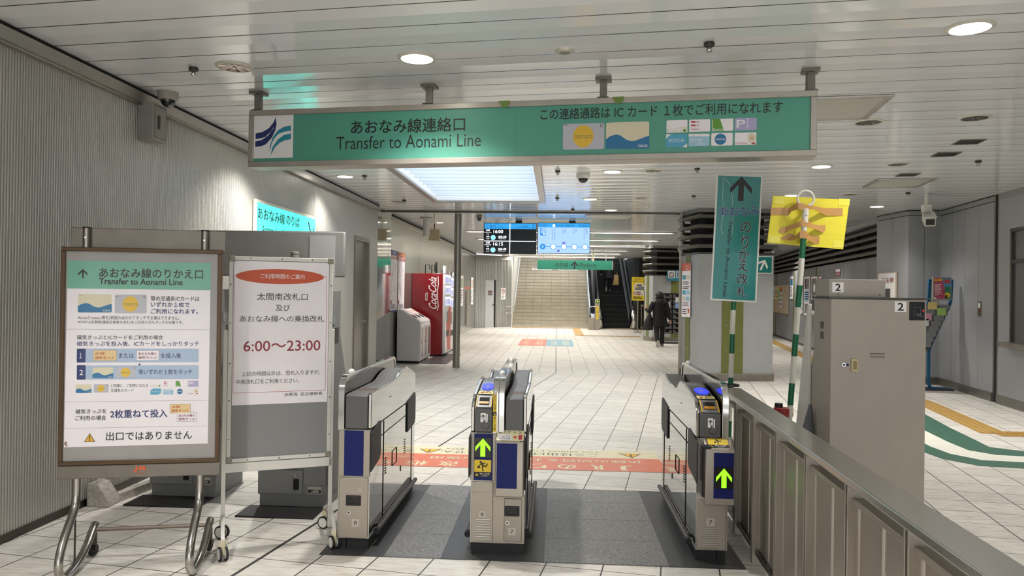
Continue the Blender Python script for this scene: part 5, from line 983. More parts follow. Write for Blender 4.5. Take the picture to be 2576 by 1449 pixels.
def right_scr(P, w, h):  # 1228..2100
    X = lambda x: (x-1228)/(2100-1228)*w
    Y_ = lambda y: (640-y)/(640-140)*h
    def T(s, x0, x1, y, hh, m, l=2, **k): P.text(s, X((x0+x1)/2), Y_(y), X(x1)-X(x0), hh/500*h, m, l, res=2, **k)
    P.rect(X(1240), Y_(632), X(2092), Y_(150), S_L, 0); P.rect(X(1240), Y_(216), X(2092), Y_(150), S_B, 1)
    T('<', 1254, 1270, 186, 34, S_D); T('名古屋方面', 1282, 1392, 180, 24, S_D); T('for Nagoya', 1286, 1372, 204, 14, S_D); P.rect(X(1482), Y_(208), X(1520), Y_(168), S_W, 2); T('≠', 1488, 1512, 188, 20, S_M, 3); T('あおなみ線  列車走行位置', 1528, 1836, 180, 24, S_D); T('Position of trains on the Aonami Line', 1528, 1840, 206, 14, S_D); T('金城ふ頭方面', 1912, 2046, 184, 24, S_D); T('for Kinjo-futo', 1940, 2040, 208, 14, S_D); T('>', 2064, 2082, 188, 34, S_D)
    P.rect(X(1274), Y_(348), X(1364), Y_(228), S_M, 1)
    def col(s, x, y0, dy, sz, m):
        for i, ch in enumerate(s): P.text(ch, X(x), Y_(y0+i*dy), sz/872*w, sz/500*h*.95, m, 2, res=1)
    col('名古屋', 1338, 250, 36, 30, S_W); col('나고야', 1302, 246, 28, 24, S_W); col('ささしまライブ', 1515, 246, 26, 22, S_D); col('사사시마라이브', 1478, 246, 26, 20, S_D); col('小本', 1690, 250, 34, 28, S_D); col('고모토', 1652, 246, 28, 22, S_D); col('荒子', 1866, 250, 34, 28, S_D); col('아라코', 1828, 246, 28, 22, S_D); col('南荒子', 2040, 250, 34, 28, S_D); col('미나미아라코', 2002, 246, 28, 20, S_D)
    P.rect(X(1320), Y_(529), X(2090), Y_(521), S_M, 1)
    for k in range(5):
        x = 1320+k*174.5; P.oval(X(x), Y_(525), .062, .062, S_M, 2, 24)
        if k: P.oval(X(x), Y_(525), .05, .05, E_('screen_pale', '#d8ecff', 1.3), 3, 24)
        T('AN', x-12, x+12, 517, 13, S_W if not k else S_M, 4); T('%02d' % (k+1), x-12, x+12, 535, 13, S_W if not k else S_M, 4)
    VI = E_('screen_violet', '#6f6fc0', .9)
    P.face([(X(1645), Y_(482)), (X(1680), Y_(482)), (X(1698), Y_(464)), (X(1680), Y_(445)), (X(1645), Y_(445))], VI, 2); P.face([(X(1602), Y_(610)), (X(1568), Y_(610)), (X(1550), Y_(592)), (X(1568), Y_(573)), (X(1602), Y_(573))], VI, 2)
scr('left departure screen, black with times 16:00 and 16:15', 1216, 1350, left_scr); scr('right departure screen, pale blue with a line diagram', 1351, 1485, right_scr)
# platform sign
py_ = 28.0; a, b = Yp(1352, 677, py_), Yp(1540, 656, py_); r = thing('platform_sign', 'green hanging sign reading Platform in front of the stairs', 'sign', ((a.x+b.x)/2, py_, a.z)); w, h = b.x-a.x, b.z-a.z
m = MB(); m.box(-w/2, w/2, 0, .14, 0, h, M('platform_green', '#226b58', .3, emit=0)); m.box(-w/2-.02, -w/2, -.01, .15, 0, h, ALU); m.box(w/2, w/2+.03, -.01, .15, 0, h, ALU); m.build('panel', r)
m = MB()
for u in (-w*.42, w*.42): m.cyl((u, .07, h), (u, .07, CEIL+.02-a.z), .02, ALU, 10)
m.build('hangers', r); P = Print((0, 0, h/2), (1, 0, 0), (0, 0, 1), step=.003, base=.003); P.text('のりば', -.48, .0, .47, .15, INK, 0, bold=.01); P.arrow(-.005, -.01, .27, .30, INK, 0, t=.10); P.text('Platform', .50, -.0, .60, .14, INK, 0); P.build('lettering', r, smooth=False, recalc=False)
q = Yp(1492, 650, 26.0); rr = thing('hanging_tag', 'small cream plate hanging above the green platform sign', 'hanging plate', (q.x, 26.0, 0)); m = MB(); m.box(-.04, .04, 0, .04, q.z-.1, q.z+.14, M('plate_ivory', '#d9d3b0', .5)); m.cyl((0, .02, q.z+.14), (0, .02, CEIL+.02), .012, ALU, 8); m.build('plate', rr)
# round steel post
tag(MB().cyl((-2.01, 15.21, 0), (-2.01, 15.21, CEIL+.02), .073, M('post_steel', '#9a968c', .34, .9, var=.12, stretch=(1, 1, .1), scale=6), 28).build('support_post', ang=60), 'round grey steel post in front of the red vending machine', 'post')
q = Zp(1073, 548, CEIL); tag(MB().cyl((q.x, q.y, 2.70), (q.x, q.y, CEIL), .07, WPAINT, 22).lathe([(.14, 0), (.14, .02), (.09, .03)], (q.x, q.y, CEIL-.03), WPAINT, 20).build('white_tube', ang=60), 'thick white tube hanging from the ceiling near the left wall', 'tube')
q = Zp(1093, 557, CEIL); r = thing('hanging_exit_plate', 'square cream plate hanging on a thin rod beside the white tube', 'hanging plate', (q.x, q.y, 0)); zt = EYE+(732-577)/1900*q.y; zb = EYE+(732-606)/1900*q.y
m = MB(); m.cyl((0, 0, zt), (0, 0, CEIL), .012, DKSTEEL, 8); m.lathe([(.09, 0), (.07, -.03), (.02, -.05)], (0, 0, CEIL), WPAINT, 16); m.build('rod', r); m = MB(); m.box(-.12, .12, -.03, .03, zb, zt, M('plate_back_cream', '#b9ab8a', .5)); m.build('plate', r, bevel=.004)
# ================================================================== stairs and escalator
STO = M('stair_stone', '#aba392', .5, var=.10, scale=3); NOS = M('stair_joint', '#6f685c', .7)
r = thing('staircase', 'wide pale stone staircase at the far end of the concourse', 'staircase', (0, 33.2, 0))
for k in range(22):
    m = MB(); m.box(-1.93, 1.42, .30*k, .30*k+.34, .155*k, .155*(k+1), STO); m.box(-1.93, 1.42, .30*k-.004, .30*k+.02, .155*(k+1)-.012, .155*(k+1)+.002, NOS)
    for j in range(8): m.box(-1.93+.42*j+(.0), -1.93+.42*j+.008, .30*k-.005, .30*k, .155*k, .155*(k+1), NOS)
    m.build('step', r, smooth=False)
m = MB(); m.bar((0.0, -.01, .0), (.0, -.01+.3*22, .155*22), .018, .02, INK); m.build('centre_joint', r)
for x, s in ((-.75, 'お急ぎの方は階段をご利用ください'), (.55, 'お急ぎの方は階段をご利用ください')): P = Print((x, .30*17-.006, .155*17.5), (1, 0, 0), (0, 0, 1), step=.004); P.rect(-.5, -.06, .5, .06, WHITE, 0); P.text(s, 0, 0, .9, .08, INK, 1, res=1); P.build('step_notice', r, smooth=False, recalc=False)
m = MB(); m.box(-2.05, -1.93, .0, 8, 0, 5.2, WPAINT); m.box(-2.3, 9, 7.9, 8, 2.4, 5.4, WPAINT); m.build('side_wall', r)
m = MB(); m.tube([(-1.86, -.55, .86), (-1.86, -.1, .88), (-1.86, .2, .92), (-1.86, 6.8, 4.35)], .022, CHROME, 10); m.tube([(-1.86, -.4, .62), (-1.86, .2, .66), (-1.86, 6.8, 4.1)], .018, CHROME, 10); m.build('handrail', r)
m = MB(); m.tube([(-2.35, -.45, .62), (-2.5, -.45, .68), (-2.5, -.45, .86), (-2.35, -.45, .9), (-1.86, -.45, .9)], .022, CHROME, 10, smooth=1); m.tube([(-2.35, -.45, .62), (-1.86, -.45, .62)], .02, CHROME, 10); m.build('handrail_end', r)
m = MB(); m.prism([(-.2, 0), (-.2, .55), (7, 4.3), (7, 0)], 'x', 1.42, 1.52, M('parapet_glass_steel', '#8d979c', .2, .5)); m.tube([(1.47, -.3, .62), (1.47, .05, .88), (1.47, 7, 4.5)], .035, CHROME, 10); m.build('right_parapet', r)
r = thing('escalator', 'dark escalator going up right of the stairs', 'escalator', (2.58, 33.3, 0)); ESC = M('escalator_step', '#17181a', .45, .5, var=.1); EDGE = M('step_edge', '#3a3d40', .4, .6)
for k in range(18):
    m = MB(); m.box(-.6, .6, .40*k, .40*k+.42, .205*k, .205*(k+1), ESC); m.box(-.6, .6, .40*k-.006, .40*k+.02, .205*(k+1)-.015, .205*(k+1)+.003, EDGE); m.build('step', r, smooth=False)
for s, n in ((-1, 'left'), (1, 'right')):
    m = MB(); m.prism([(-.1, 0), (.0, .30), (7, 3.9), (7, 0)], 'x', s*.6, s*.67, ESC); m.build('skirt', r)
    m = MB(); x = s*.72; m.prism([(-.7, .05), (-.78, .25), (-.74, .62), (-.5, .78), (.1, .85), (7, 4.5), (7, .2), (.3, 0), (-.5, 0)], 'x', x-.06, x+.06, M('balustrade_dark', '#1f2326', .15, .4)); m.build('balustrade', r)
    m = MB(); m.tube([(x, .1, .02), (x, -.55, .05), (x, -.86, .3), (x, -.82, .68), (x, -.5, .9), (x, .12, .98), (x, 7, 4.62)], .055, RUBBER, 10, smooth=1); m.build('handrail', r)
    m = MB(); m.rings([((x, -.62, .05), .13, .30), ((x, -.66, .3), .17, .40), ((x, -.64, .6), .16, .38), ((x, -.58, .82), .10, .26)], CHROME, 20); m.build('newel', r)
m = MB(); m.box(.82, 1.0, -.2, 7, 0, 3.2, M('escalator_wall', '#3d4245', .3, .4)); m.box(-.95, -.84, 1.0, 7, .6, 4.0, M('escalator_wall')); m.build('outer_panel', r)
q = Zp(1502, 830); r = thing('escalator_sign_post', 'grey post with green arrow lamp and yellow caution strip at the foot of the escalator', 'post', (q.x, q.y, 0)); m = MB(); m.box(-.1, .1, -.06, .06, 0, 1.28, STEELV); m.build('post', r, bevel=.01)
P = Print((0, -.06, 0), (1, 0, 0), (0, 0, 1), step=.003, base=.003); P.rect(-.05, 1.12, .05, 1.26, INK, 0); P.arrow(0, 1.19, .07, .1, LED, 1); P.rect(-.05, .45, .05, .98, YELLOW, 0)
for i, ch in enumerate('ご注意くだ'): P.text(ch, 0, .92-i*.09, .07, .07, INK, 1, res=1)
P.build('caution_strip', r, smooth=False, recalc=False); m = MB(); m.box(-.35, -.11, -.03, .4, 0, .5, STEELV); m.tube([(-.3, 0, .5), (-.3, 0, .95), (-.1, 0, .98)], .025, CHROME, 8); m.build('guard', r)
q = Zp(1640, 830); r = thing('guard_fence', 'low grey fence right of the escalator foot', 'railing', (3.95, 32.6, 0)); m = MB(); m.box(-.35, .45, -.03, .03, 1.0, 1.06, STEELV); m.box(-.35, .45, -.03, .03, .05, .12, STEELV)
for k in range(7): m.box(-.33+.12*k, -.30+.12*k, -.02, .02, .05, 1.0, STEELV)
m.build('bars', r)
# ================================================================== pillars with louvred heads
PILG = M('pillar_panel', '#a6a8a7', .38, .15, var=.05)
def pillar(lab, poly, zt, louv_out, x0, greens, extra=0):
    cx = sum(p[0] for p in poly)/len(poly); cy = sum(p[1] for p in poly)/len(poly); r = thing('pillar', lab, 'pillar', (cx, cy, 0)); L = [(p[0]-cx, p[1]-cy) for p in poly]
    m = MB(); m.prism(L, 'z', .13, zt, PILG); m.build('casing', r, bevel=.004)
    m = MB(); m.prism([(x*1.03, y*1.03) for x, y in L], 'z', 0, .13, STEEL); m.build('plinth', r, bevel=.004)
    m = MB(); m.prism([(x*.80, y*.80) for x, y in L], 'z', zt, CEIL, VOID); m.prism([(x*1.0, y*1.0) for x, y in L], 'z', CEIL-.07, CEIL, GREYM); m.prism([(x*1.02, y*1.02) for x, y in L], 'z', zt-.015, zt+.015, DKSTEEL); m.build('head', r)
    n = len(L); N = 4; dz = (CEIL-.1-zt)/N
    for k in range(N):
        z = zt+.05+dz*(k+.45); prof = [(.98, -.035), (1.04, -.04), (1.09, -.01), (1.07, .02), (1.0, .035), (.94, .02)]
        vs = [(x*s, y*s, z+h) for s, h in prof for x, y in L]; fs = []
        for a in range(6):
            b = (a+1) % 6
            for i in range(n): fs.append((a*n+i, a*n+(i+1) % n, b*n+(i+1) % n, b*n+i))
        m = MB(); m.add(vs, fs, LOUV); m.build('louvre', r, smooth=True, ang=50)
    for (a, b, t0, t1) in greens:
        pa, pb = Vector(L[a]+(0,)), Vector(L[b]+(0,)); dd_ = (pb-pa); nn_ = Vector((dd_.y, -dd_.x, 0)).normalized()
        m = MB(); u, v = pa+dd_*t0, pa+dd_*t1; m.bar(u+V3(0, 0, zt/2+.06)+nn_*.004, v+V3(0, 0, zt/2+.06)+nn_*.004, .012, zt-.14, GREEN_T)
        for z in (.55, 1.0, 1.45, 1.9):
            for t in (.2, .8): q_ = u+(v-u)*t+V3(0, 0, z); m.cyl(q_, q_+nn_*.014, .014, CHROME, 10)
        m.build('green_strip', r)
    return r
pl1 = [(2.36, 14.55), (2.54, 13.72), (3.90, 13.86), (4.08, 14.7), (3.9, 15.7), (2.55, 15.6)]
pillar('near grey pillar with louvred head, behind the right ticket gate', pl1, 2.29, 0, 0, [(1, 2, .315, .60), (0, 1, .30, .55)])
pl2 = [(2.92, 25.3), (3.12, 24.75), (4.55, 24.9), (4.9, 25.8), (4.6, 26.9), (3.1, 26.7)]
pillar('farther grey pillar with louvred head, behind the walking woman', pl2, 2.15, 0, 0, [(1, 2, .42, .72), (0, 1, .25, .55)])
pl3 = [(4.0, 31.0), (4.2, 30.5), (5.4, 30.7), (5.6, 31.6), (5.3, 32.2), (4.2, 32.0)]
tag(MB().box(2.325, 2.375, 14.50, 14.55, 0, CEIL, STEELV).build('corner_pole', bevel=.004), 'thin grey square pole at the left edge of the near pillar', 'pole')
# things on the pillars
def sheet(name, lab, cat, o, u, v, w, h, fn, mat=PAPER, step=.001, th=.006, frame=None, group=None):
    u, v = Vector(u).normalized(), Vector(v).normalized(); n = u.cross(v); r = thing(name, lab, cat, o, 0, group); m = MB(); c = u*w/2+n*(th/2+.002)
    m.bar(c, c+v*h, w, th, frame or mat, up=n); m.build('sheet' if not frame else 'frame', r)
    P = Print(n*(th+.002), u, v, step=step, base=.001)
    if frame: P.rect(.015, .015, w-.015, h-.015, mat, 0)
    fn(P, w, h); P.build('print', r, smooth=False, recalc=False); return r
def rows(P, w, h, y0, y1, n, m, l=1, x0=.1, x1=.9, t=.5, ragged=.3):
    for k in range(n): y = y0+(y1-y0)*(k+.5)/n; dy = (y1-y0)/n*t/2; P.rect(w*x0, h*y-h*dy, w*(x1-random.random()*ragged), h*y+h*dy, m, l)
GREYT = M('grey_text', '#6b6a6c', .5, var=0)
def f_ticketinfo(P, w, h):
    P.rect(0, h*.86, w, h, ORANGE, 1); P.text('のりかえ', w*.55, h*.945, w*.6, h*.045, WHITE, 2, res=1); P.text('ご案内', w*.55, h*.89, w*.45, h*.04, WHITE, 2, res=1)
    for y, mm in ((.70, CTEAL), (.42, CSKY), (.30, CREAM)): P.rect(w*.08, h*y, w*.45, h*(y+.08), mm, 1); P.rect(w*.5, h*y, w*.92, h*(y+.08), CPALE if mm != CTEAL else CREAM, 1)
    rows(P, w, h, .60, .68, 3, GREYT); rows(P, w, h, .20, .28, 3, GREYT); P.rect(w*.72, h*.08, w*.9, h*.16, ORANGE, 1); rows(P, w, h, .05, .16, 3, INK, x1=.66); rows(P, w, h, .52, .58, 2, INK)
dv = (Vector((2.54, 13.72, 0))-Vector((2.36, 14.55, 0))).normalized(); sheet('transfer_poster', 'tall white poster with orange head on the left face of the near pillar', 'poster', Vector((2.385, 14.44, 1.12))-Vector((dv.y, -dv.x, 0))*-.016, dv, (0, 0, 1), .42, 1.0, f_ticketinfo)
def f_arrow(P, w, h): P.frame(0, 0, w, h, .014, WHITE, 1); P.arrow(w*.46, h*.5, w*.62, h*.66, WHITE, 1, t=.09, rot=-.42)
dv = (Vector((3.90, 13.86, 0))-Vector((2.54, 13.72, 0))).normalized(); nv = Vector((dv.y, -dv.x, 0)); q = Yp(1896, 688, 13.83); q2 = Yp(1943, 645, 13.85); sheet('arrow_sign', 'teal sign with a white slanted arrow on the near pillar, beside the leaning teal board', 'sign', q+nv*.02, dv, (0, 0, 1), q2.x-q.x, q2.z-q.z, f_arrow, TEALD)
def f_locker(P, w, h):
    P.rect(w*.1, h*.3, w*.62, h*.94, WHITE, 1); P.rect(w*.18, h*.38, w*.54, h*.68, INK, 2); P.rect(w*.23, h*.44, w*.49, h*.62, WHITE, 3); P.rect(w*.3, h*.76, w*.52, h*.80, INK, 2); P.oval(w*.27, h*.78, w*.045, w*.045, INK, 2, 12); P.text('コインロッカー', w*.36, h*.2, w*.5, h*.09, WHITE, 2, res=1)
    P.rect(w*.7, h*.3, w*.98, h*.94, WHITE, 1); P.oval(w*.82, h*.84, w*.05, w*.05, CSEA, 2, 12); P.rect(w*.77, h*.36, w*.87, h*.76, CSEA, 2)
q, q2 = Yp(1677, 706, 24.7), Yp(1712, 680, 24.7); sheet('locker_sign', 'blue sign with coin locker and restroom symbols on the farther pillar', 'sign', q, (1, .1, 0), (0, 0, 1), q2.x-q.x, q2.z-q.z, f_locker, M('sign_blue_teal', '#2b7f98', .4))
def f_yel(P, w, h):
    P.text('立ち止まろう', w*.55, h*.90, w*.75, h*.07, INK, 1, res=1); P.text('両方乗ろう、板', w*.52, h*.81, w*.9, h*.07, INK, 1, res=1); P.oval(w*.6, h*.55, w*.46, h*.2, WHITE, 1); P.rect(w*.25, h*.44, w*.98, h*.60, GREYM, 2); P.oval(w*.38, h*.58, w*.1, h*.06, M('skin_print', '#d9a98a', .5), 3, 14); P.rect(w*.4, h*.62, w*.8, h*.68, INK, 3); P.rect(w*.1, h*.22, w*.98, h*.38, WHITE, 1); rows(P, w, h, .25, .37, 3, RED, 2); P.oval(w*.55, h*.26, w*.12, h*.03, RED, 3, 14); rows(P, w, h, .06, .18, 3, INK, 1)
q, q2 = Yp(1589, 756, 30.0), Yp(1621, 697, 30.0); yr = thing('poster_stand', 'yellow escalator etiquette poster on a stand beside the escalator', 'poster', (q.x, 30.0, 0)); w_, h_ = q2.x-q.x, q2.z-q.z; m = MB(); m.box(0, w_, 0, .02, q.z, q2.z, M('poster_yellow', '#f0d535', .5)); m.build('board', yr); m = MB(); m.box(w_*.45, w_*.55, .02, .06, 0, q2.z-.1, STEELV); m.box(w_*.2, w_*.8, -.12, .2, 0, .03, STEELV); m.build('stand', yr); P = Print((0, 0, q.z), (1, 0, 0), (0, 0, 1), step=.003, base=.003); f_yel(P, w_, h_); P.build('print', yr, smooth=False, recalc=False)
# leaflet racks
def rack(lab, x, y, w, cols, nrow, z0, z1, group=None):
    r = thing('leaflet_rack', lab, 'leaflet rack', (x, y, 0)); m = MB()
    for s in (0, w): m.box(s-.015, s+.015, 0, .03, .0, z1, BLACK)
    m.box(-.05, w+.05, -.25, .15, .0, .03, BLACK); m.box(0, w, .03, .05, z0, z1, BLACK); m.build('frame', r)
    for i in range(nrow):
        m = MB(); z = z0+(z1-z0)*i/nrow; h = (z1-z0)/nrow
        for c in range(cols): a = w*c/cols+.02; b = w*(c+1)/cols-.02; m.prism([(a, z), (a, z+h*.75), (a+(b-a)*.25, z+h*.75), (a+(b-a)*.35, z+h*.35), (a+(b-a)*.65, z+h*.35), (a+(b-a)*.75, z+h*.75), (b, z+h*.75), (b, z)], 'y', -.06-.012*(nrow-i), -.05-.012*(nrow-i), GREYD); m.box(a, b, -.055-.012*(nrow-i), .03, z, z+.01, GREYD)
        m.build('pocket_row', r)
    return r
q, q2 = Yp(1664, 855, 23.9), Yp(1708, 738, 23.9); rk = rack('black leaflet rack in front of the farther pillar, beside the walking woman', q.x, 23.9, .62, 2, 8, .3, q2.z)
LEAF = [M('leaflet_white', '#d3d6da', .5), M('leaflet_blue', '#7f9fd0', .5), M('leaflet_green', '#9ec46a', .5), M('leaflet_pink', '#d59ab0', .5), M('leaflet_yellow', '#d8c27a', .5)]
for k, (u, z, mm) in enumerate(((.08, 1.12, 0), (.40, 1.10, 1), (.40, 1.28, 0), (.06, .62, 0))):
    tag(MB().box(q.x+u, q.x+u+.16, 23.79, 23.80, z, z+.16, LEAF[mm]).build('leaflet'), ['white leaflet in the left column of the black rack', 'bluish leaflet in the right column of the black rack', 'white leaflet in the top right pocket of the black rack', 'white leaflet low in the black rack'][k], 'leaflet', 'leaflets in the black rack')
# ================================================================== left side: bins, vending machines, posters
CR = M('vending_red', '#7f1218', .22, var=.04, coat=.3); VW = M('vending_white', '#d9d6d3', .3, var=.03)
r = thing('vending_machine', 'red cola vending machine with white script on its side behind the steel post', 'vending machine', (-3.0, 17.6, 0))
m = MB(); m.box(-.40, .33, 0, 1.06, .04, 1.95, CR); m.box(-.38, .30, .05, 1.0, 0, .04, BLACK); m.build('cabinet', r, bevel=.012)
m = MB(); m.box(.33, .385, .02, 1.04, .06, 1.93, VW); fd = m.build('front_door', r, bevel=.01)
P = Print((.08, 0, 1.48), (0, 0, 1), (-1, 0, 0), step=.0015, base=.002); CW = M('script_white', '#dcd3d3', .4, var=0)
P.text('Coca', -.18, -.02, .37, .19, CW, 0, shear=.55, bold=.012); P.text('Cola', .21, -.01, .36, .19, CW, 0, shear=.55, bold=.012); P.text('-', .03, -.03, .05, .02, CW, 0); P.text('ecos.', -.07, .13, .20, .06, CW, 0, bold=.01)
sw = [(-.40, -.13), (-.30, -.155), (-.12, -.135), (.05, -.125), (.22, -.15), (.40, -.14)]
for a, b in zip(sw[:-1], sw[1:]): P.stroke(a, b, .02, CW, 1)
P.build('script_logo', r, smooth=False, recalc=False)
LITW = M('display_light', '#c3cdf5', .4, emit=.9)
P = Print((.385, 0, 0), (0, 1, 0), (0, 0, 1), step=.002, base=.002)
for z in (1.20, 1.47, 1.72): P.rect(.08, z, .98, z+.20, LITW, 0)
cols = [M('can_%d' % i, c, .4, var=0) for i, c in enumerate(('#a02020', '#2a5aa0', '#3a7a3a', '#c9a030', '#e0e0e0', '#6a3a7a', '#20304a'))]
for z in (1.21, 1.48, 1.73):
    for k in range(10): P.rect(.10+k*.087, z, .155+k*.087, z+.14, cols[(k*3+int(z*10)) % 7], 1)
P.face([(.02, .1), (.45, .1), (.25, .75), (.02, .95)], WHITE, 1); P.face([(.45, .1), (1.02, .1), (1.02, 1.15), (.7, 1.15), (.25, .75)], M('vend_red_wave', '#b8453a', .4), 1); P.rect(.25, .45, .75, .60, BLACK, 2); P.rect(.35, .80, .6, 1.05, GREYM, 2); P.build('display_window', fd, smooth=False, recalc=False)
m = MB(); m.box(.30, .36, .2, .38, 1.96, 2.14, PAPER); m.build('top_card', r)
m = MB(); m.tube([(-.1, .1, 1.95), (-.1, .1, 2.15), (.0, .1, 2.15), (.0, .1, 2.05)], .012, BLACK, 8); m.tube([(.05, .1, 1.95), (.05, .1, 2.15), (.12, .1, 2.15), (.12, .1, 2.0)], .012, BLACK, 8); m.box(.14, .18, .06, .14, 1.95, 2.22, BLACK); m.build('top_brackets', r)
r = thing('vending_machine', 'white vending machine directly behind the red one', 'vending machine', (-3.0, 18.75, 0)); m = MB(); m.box(-.38, .33, 0, 1.1, .04, 1.90, VW); m.box(-.36, .3, .05, 1.0, 0, .04, BLACK); m.build('cabinet', r, bevel=.012); P = Print((.33, 0, 0), (0, 1, 0), (0, 0, 1), step=.002, base=.002)
for z in (1.15, 1.42, 1.67): P.rect(.06, z, 1.02, z+.2, LITW, 0)
for z in (1.16, 1.43, 1.68):
    for k in range(9): P.rect(.1+k*.1, z, .16+k*.1, z+.14, cols[(k*5+int(z*10)) % 7], 1)
P.rect(.3, .4, .8, .55, BLACK, 1); P.rect(.2, .7, .5, 1.0, GREYM, 1); P.build('display_window', r, smooth=False, recalc=False)
m = MB(); m.box(.1, .3, .1, .2, 1.91, 2.05, PAPER); m.build('top_card', r)
r = thing('recycling_bin', 'white recycling bin with three dark slots beside the red vending machine', 'bin', (-3.1, 15.8, 0)); m = MB(); m.prism([(-.26, .05), (-.26, 1.13), (-.20, 1.14), (.22, .90), (.24, .86), (.24, .05)], 'y', 0, 1.25, VW); m.box(-.24, .21, .03, 1.2, 0, .05, BLACK); m.build('cabinet', r, bevel=.012)
for k in range(3):
    m = MB(); y = .03+.405*k; m.box(.236, .256, y, y+.385, .09, .80, VW); dr = m.build('door', r, bevel=.006); m = MB(); m.box(.254, .259, y+.10, y+.27, .14, .74, M('bin_window', '#6f3c42', .2, var=.2)); m.build('window', dr); m = MB(); m.cyl((.254, y+.04, .45), (.266, y+.04, .45), .012, DKSTEEL, 10); m.build('lock', dr)
sl = Vector((.42, 0, -.24)).normalized(); P = Print((0, .0, 1.022), (0, 1, 0), -sl, step=.002, base=.006)
for k in range(3):
    y = .22+.405*k; P.rect(y-.12, -.02, y+.12, .0, ORANGE, 0); P.rect(y-.13, .08, y+.13, .2, M('bin_label', '#e0d6cf', .5), 0); P.rect(y-.1, .12, y+.1, .14, ORANGE, 1)
    for dx in (-.06, .06): P.oval(y+dx, -.08, .055, .055, BLACK, 1, 16); P.rect(y+dx-.03, -.15, y+dx+.03, -.06, BLACK, 1)
P.build('slot_labels', r, smooth=False, recalc=False)
tag(MB().box(-2.84, -2.30, 15.85, 18.3, 0, .010, M('dark_mat', '#3a3233', .45, var=.25, scale=6)).build('floor_mat'), 'dark stained floor mat in front of the recycling bin and red vending machine', 'mat')
def f_map(c, c2):
    def f(P, w, h):
        P.rect(0, h*.93, w, h, c, 1); P.text('路線図', w*.5, h*.965, w*.5, h*.03, WHITE, 2, res=1); P.rect(0, h*.0, w, h*.03, c, 1); P.rect(w*.02, h*.86, w*.98, h*.925, c2, 1); rows(P, w, h, .87, .92, 3, WHITE, 2, .05, .98)
        for k in range(22): x, y = w*(.1+.7*random.random()), h*(.2+.6*random.random()); P.stroke((x, y), (x+w*random.uniform(-.25, .25), y+h*random.uniform(-.12, .12)), w*.012, GREYT if k % 3 else c2, 1)
        rows(P, w, h, .05, .13, 5, INK, 1, .08, .95); P.oval(w*.12, h*.16, w*.09, w*.06, RED, 1, 12)
    return f
sheet('route_map_poster', 'tall white route map poster with blue header on the left wall', 'poster', (-3.395, 15.25, 1.09), (0, 1, 0), (0, 0, 1), .66, 1.28, f_map(M('map_blue', '#3d5690', .5), M('map_rose', '#a8545c', .5)), group='route map posters'); sheet('route_map_poster', 'tall white route map poster with orange header beside the blue one', 'poster', (-3.395, 15.99, 1.08), (0, 1, 0), (0, 0, 1), .68, 1.28, f_map(M('map_orange', '#d06a35', .5), M('map_red', '#b83a3a', .5)), group='route map posters')
def f_misc(c):
    def f(P, w, h): P.rect(w*.1, h*.6, w*.9, h*.9, c, 1); rows(P, w, h, .1, .55, 6, GREYT)
    return f
for k, (y, z, w, h, c, lab) in enumerate(((22.3, 1.0, .9, 1.15, '#c9a0a0', 'framed notice on the far left wall just right of the steel post'), (24.2, 1.0, .9, 1.15, '#8fa0c0', 'second framed notice on the far left wall'), (26.2, 1.0, .9, 1.1, '#a0b090', 'third framed notice on the far left wall'), (29.6, 1.0, .8, 1.1, '#c0b0a0', 'last framed notice on the far left wall near the corner'))): sheet('wall_notice', lab, 'notice', (-3.395, y, z), (0, 1, 0), (0, 0, 1), w, h, f_misc(M('notice_%d' % k, c, .5)), PAPER, frame=ALU, th=.03, group='framed notices on the far left wall')
r = thing('hydrant_box', 'steel fire hydrant panel with a red lamp on the far left wall', 'fire hydrant', (-3.40, 28.2, 0)); m = MB(); m.box(.002, .05, 0, .75, .25, 1.55, STEELV); m.build('panel', r, bevel=.004); m = MB(); m.lathe([(.035, 0), (.03, .03), (.01, .04)], (.05, .4, 1.66), LEDRED, 14, axis='x'); m.build('lamp', r)
P = Print(pA+dAB*(da+.22)+V3(0, 0, 1.25)+nAB*.0, dAB, (0, 0, 1), base=.02, step=.004)
r = thing('door_plate', 'dark red plate with white writing on the grey door by the stairs', 'sign', pA+dAB*(da+.20)+V3(0, 0, 1.38)); P = Print((0, 0, 0), dAB, (0, 0, 1), base=.004, step=.004); P.rect(0, 0, .24, .20, M('plate_maroon', '#4a2a2c', .4), 0); P.text('立入禁止', .12, .14, .2, .05, WHITE, 1, res=1); P.text('関係者以外', .12, .06, .2, .045, WHITE, 1, res=1); P.build('plate', r, smooth=False, recalc=False)
q_ = pA+dAB*1.62; r = thing('no_smoking_sign', 'white no smoking sign right of the grey door', 'sign', q_+V3(0, 0, 1.2)+nAB*.03); P = Print((0, 0, 0), dAB, (0, 0, 1), base=.003, step=.004); P.rect(-.14, 0, .14, .5, WHITE, 0); P.oval(0, .36, .1, .1, RED, 1, 20); P.oval(0, .36, .075, .075, WHITE, 2, 20); P.rect(-.05, .35, .05, .37, INK, 3); P.stroke((-.06, .42), (.06, .30), .018, RED, 4); P.text('禁煙', 0, .2, .1, .05, INK, 1, res=1); rows(P, .28, .5, .1, .3, 3, GREYT, 1, -.4, .4); P.build('plate', r, smooth=False, recalc=False)
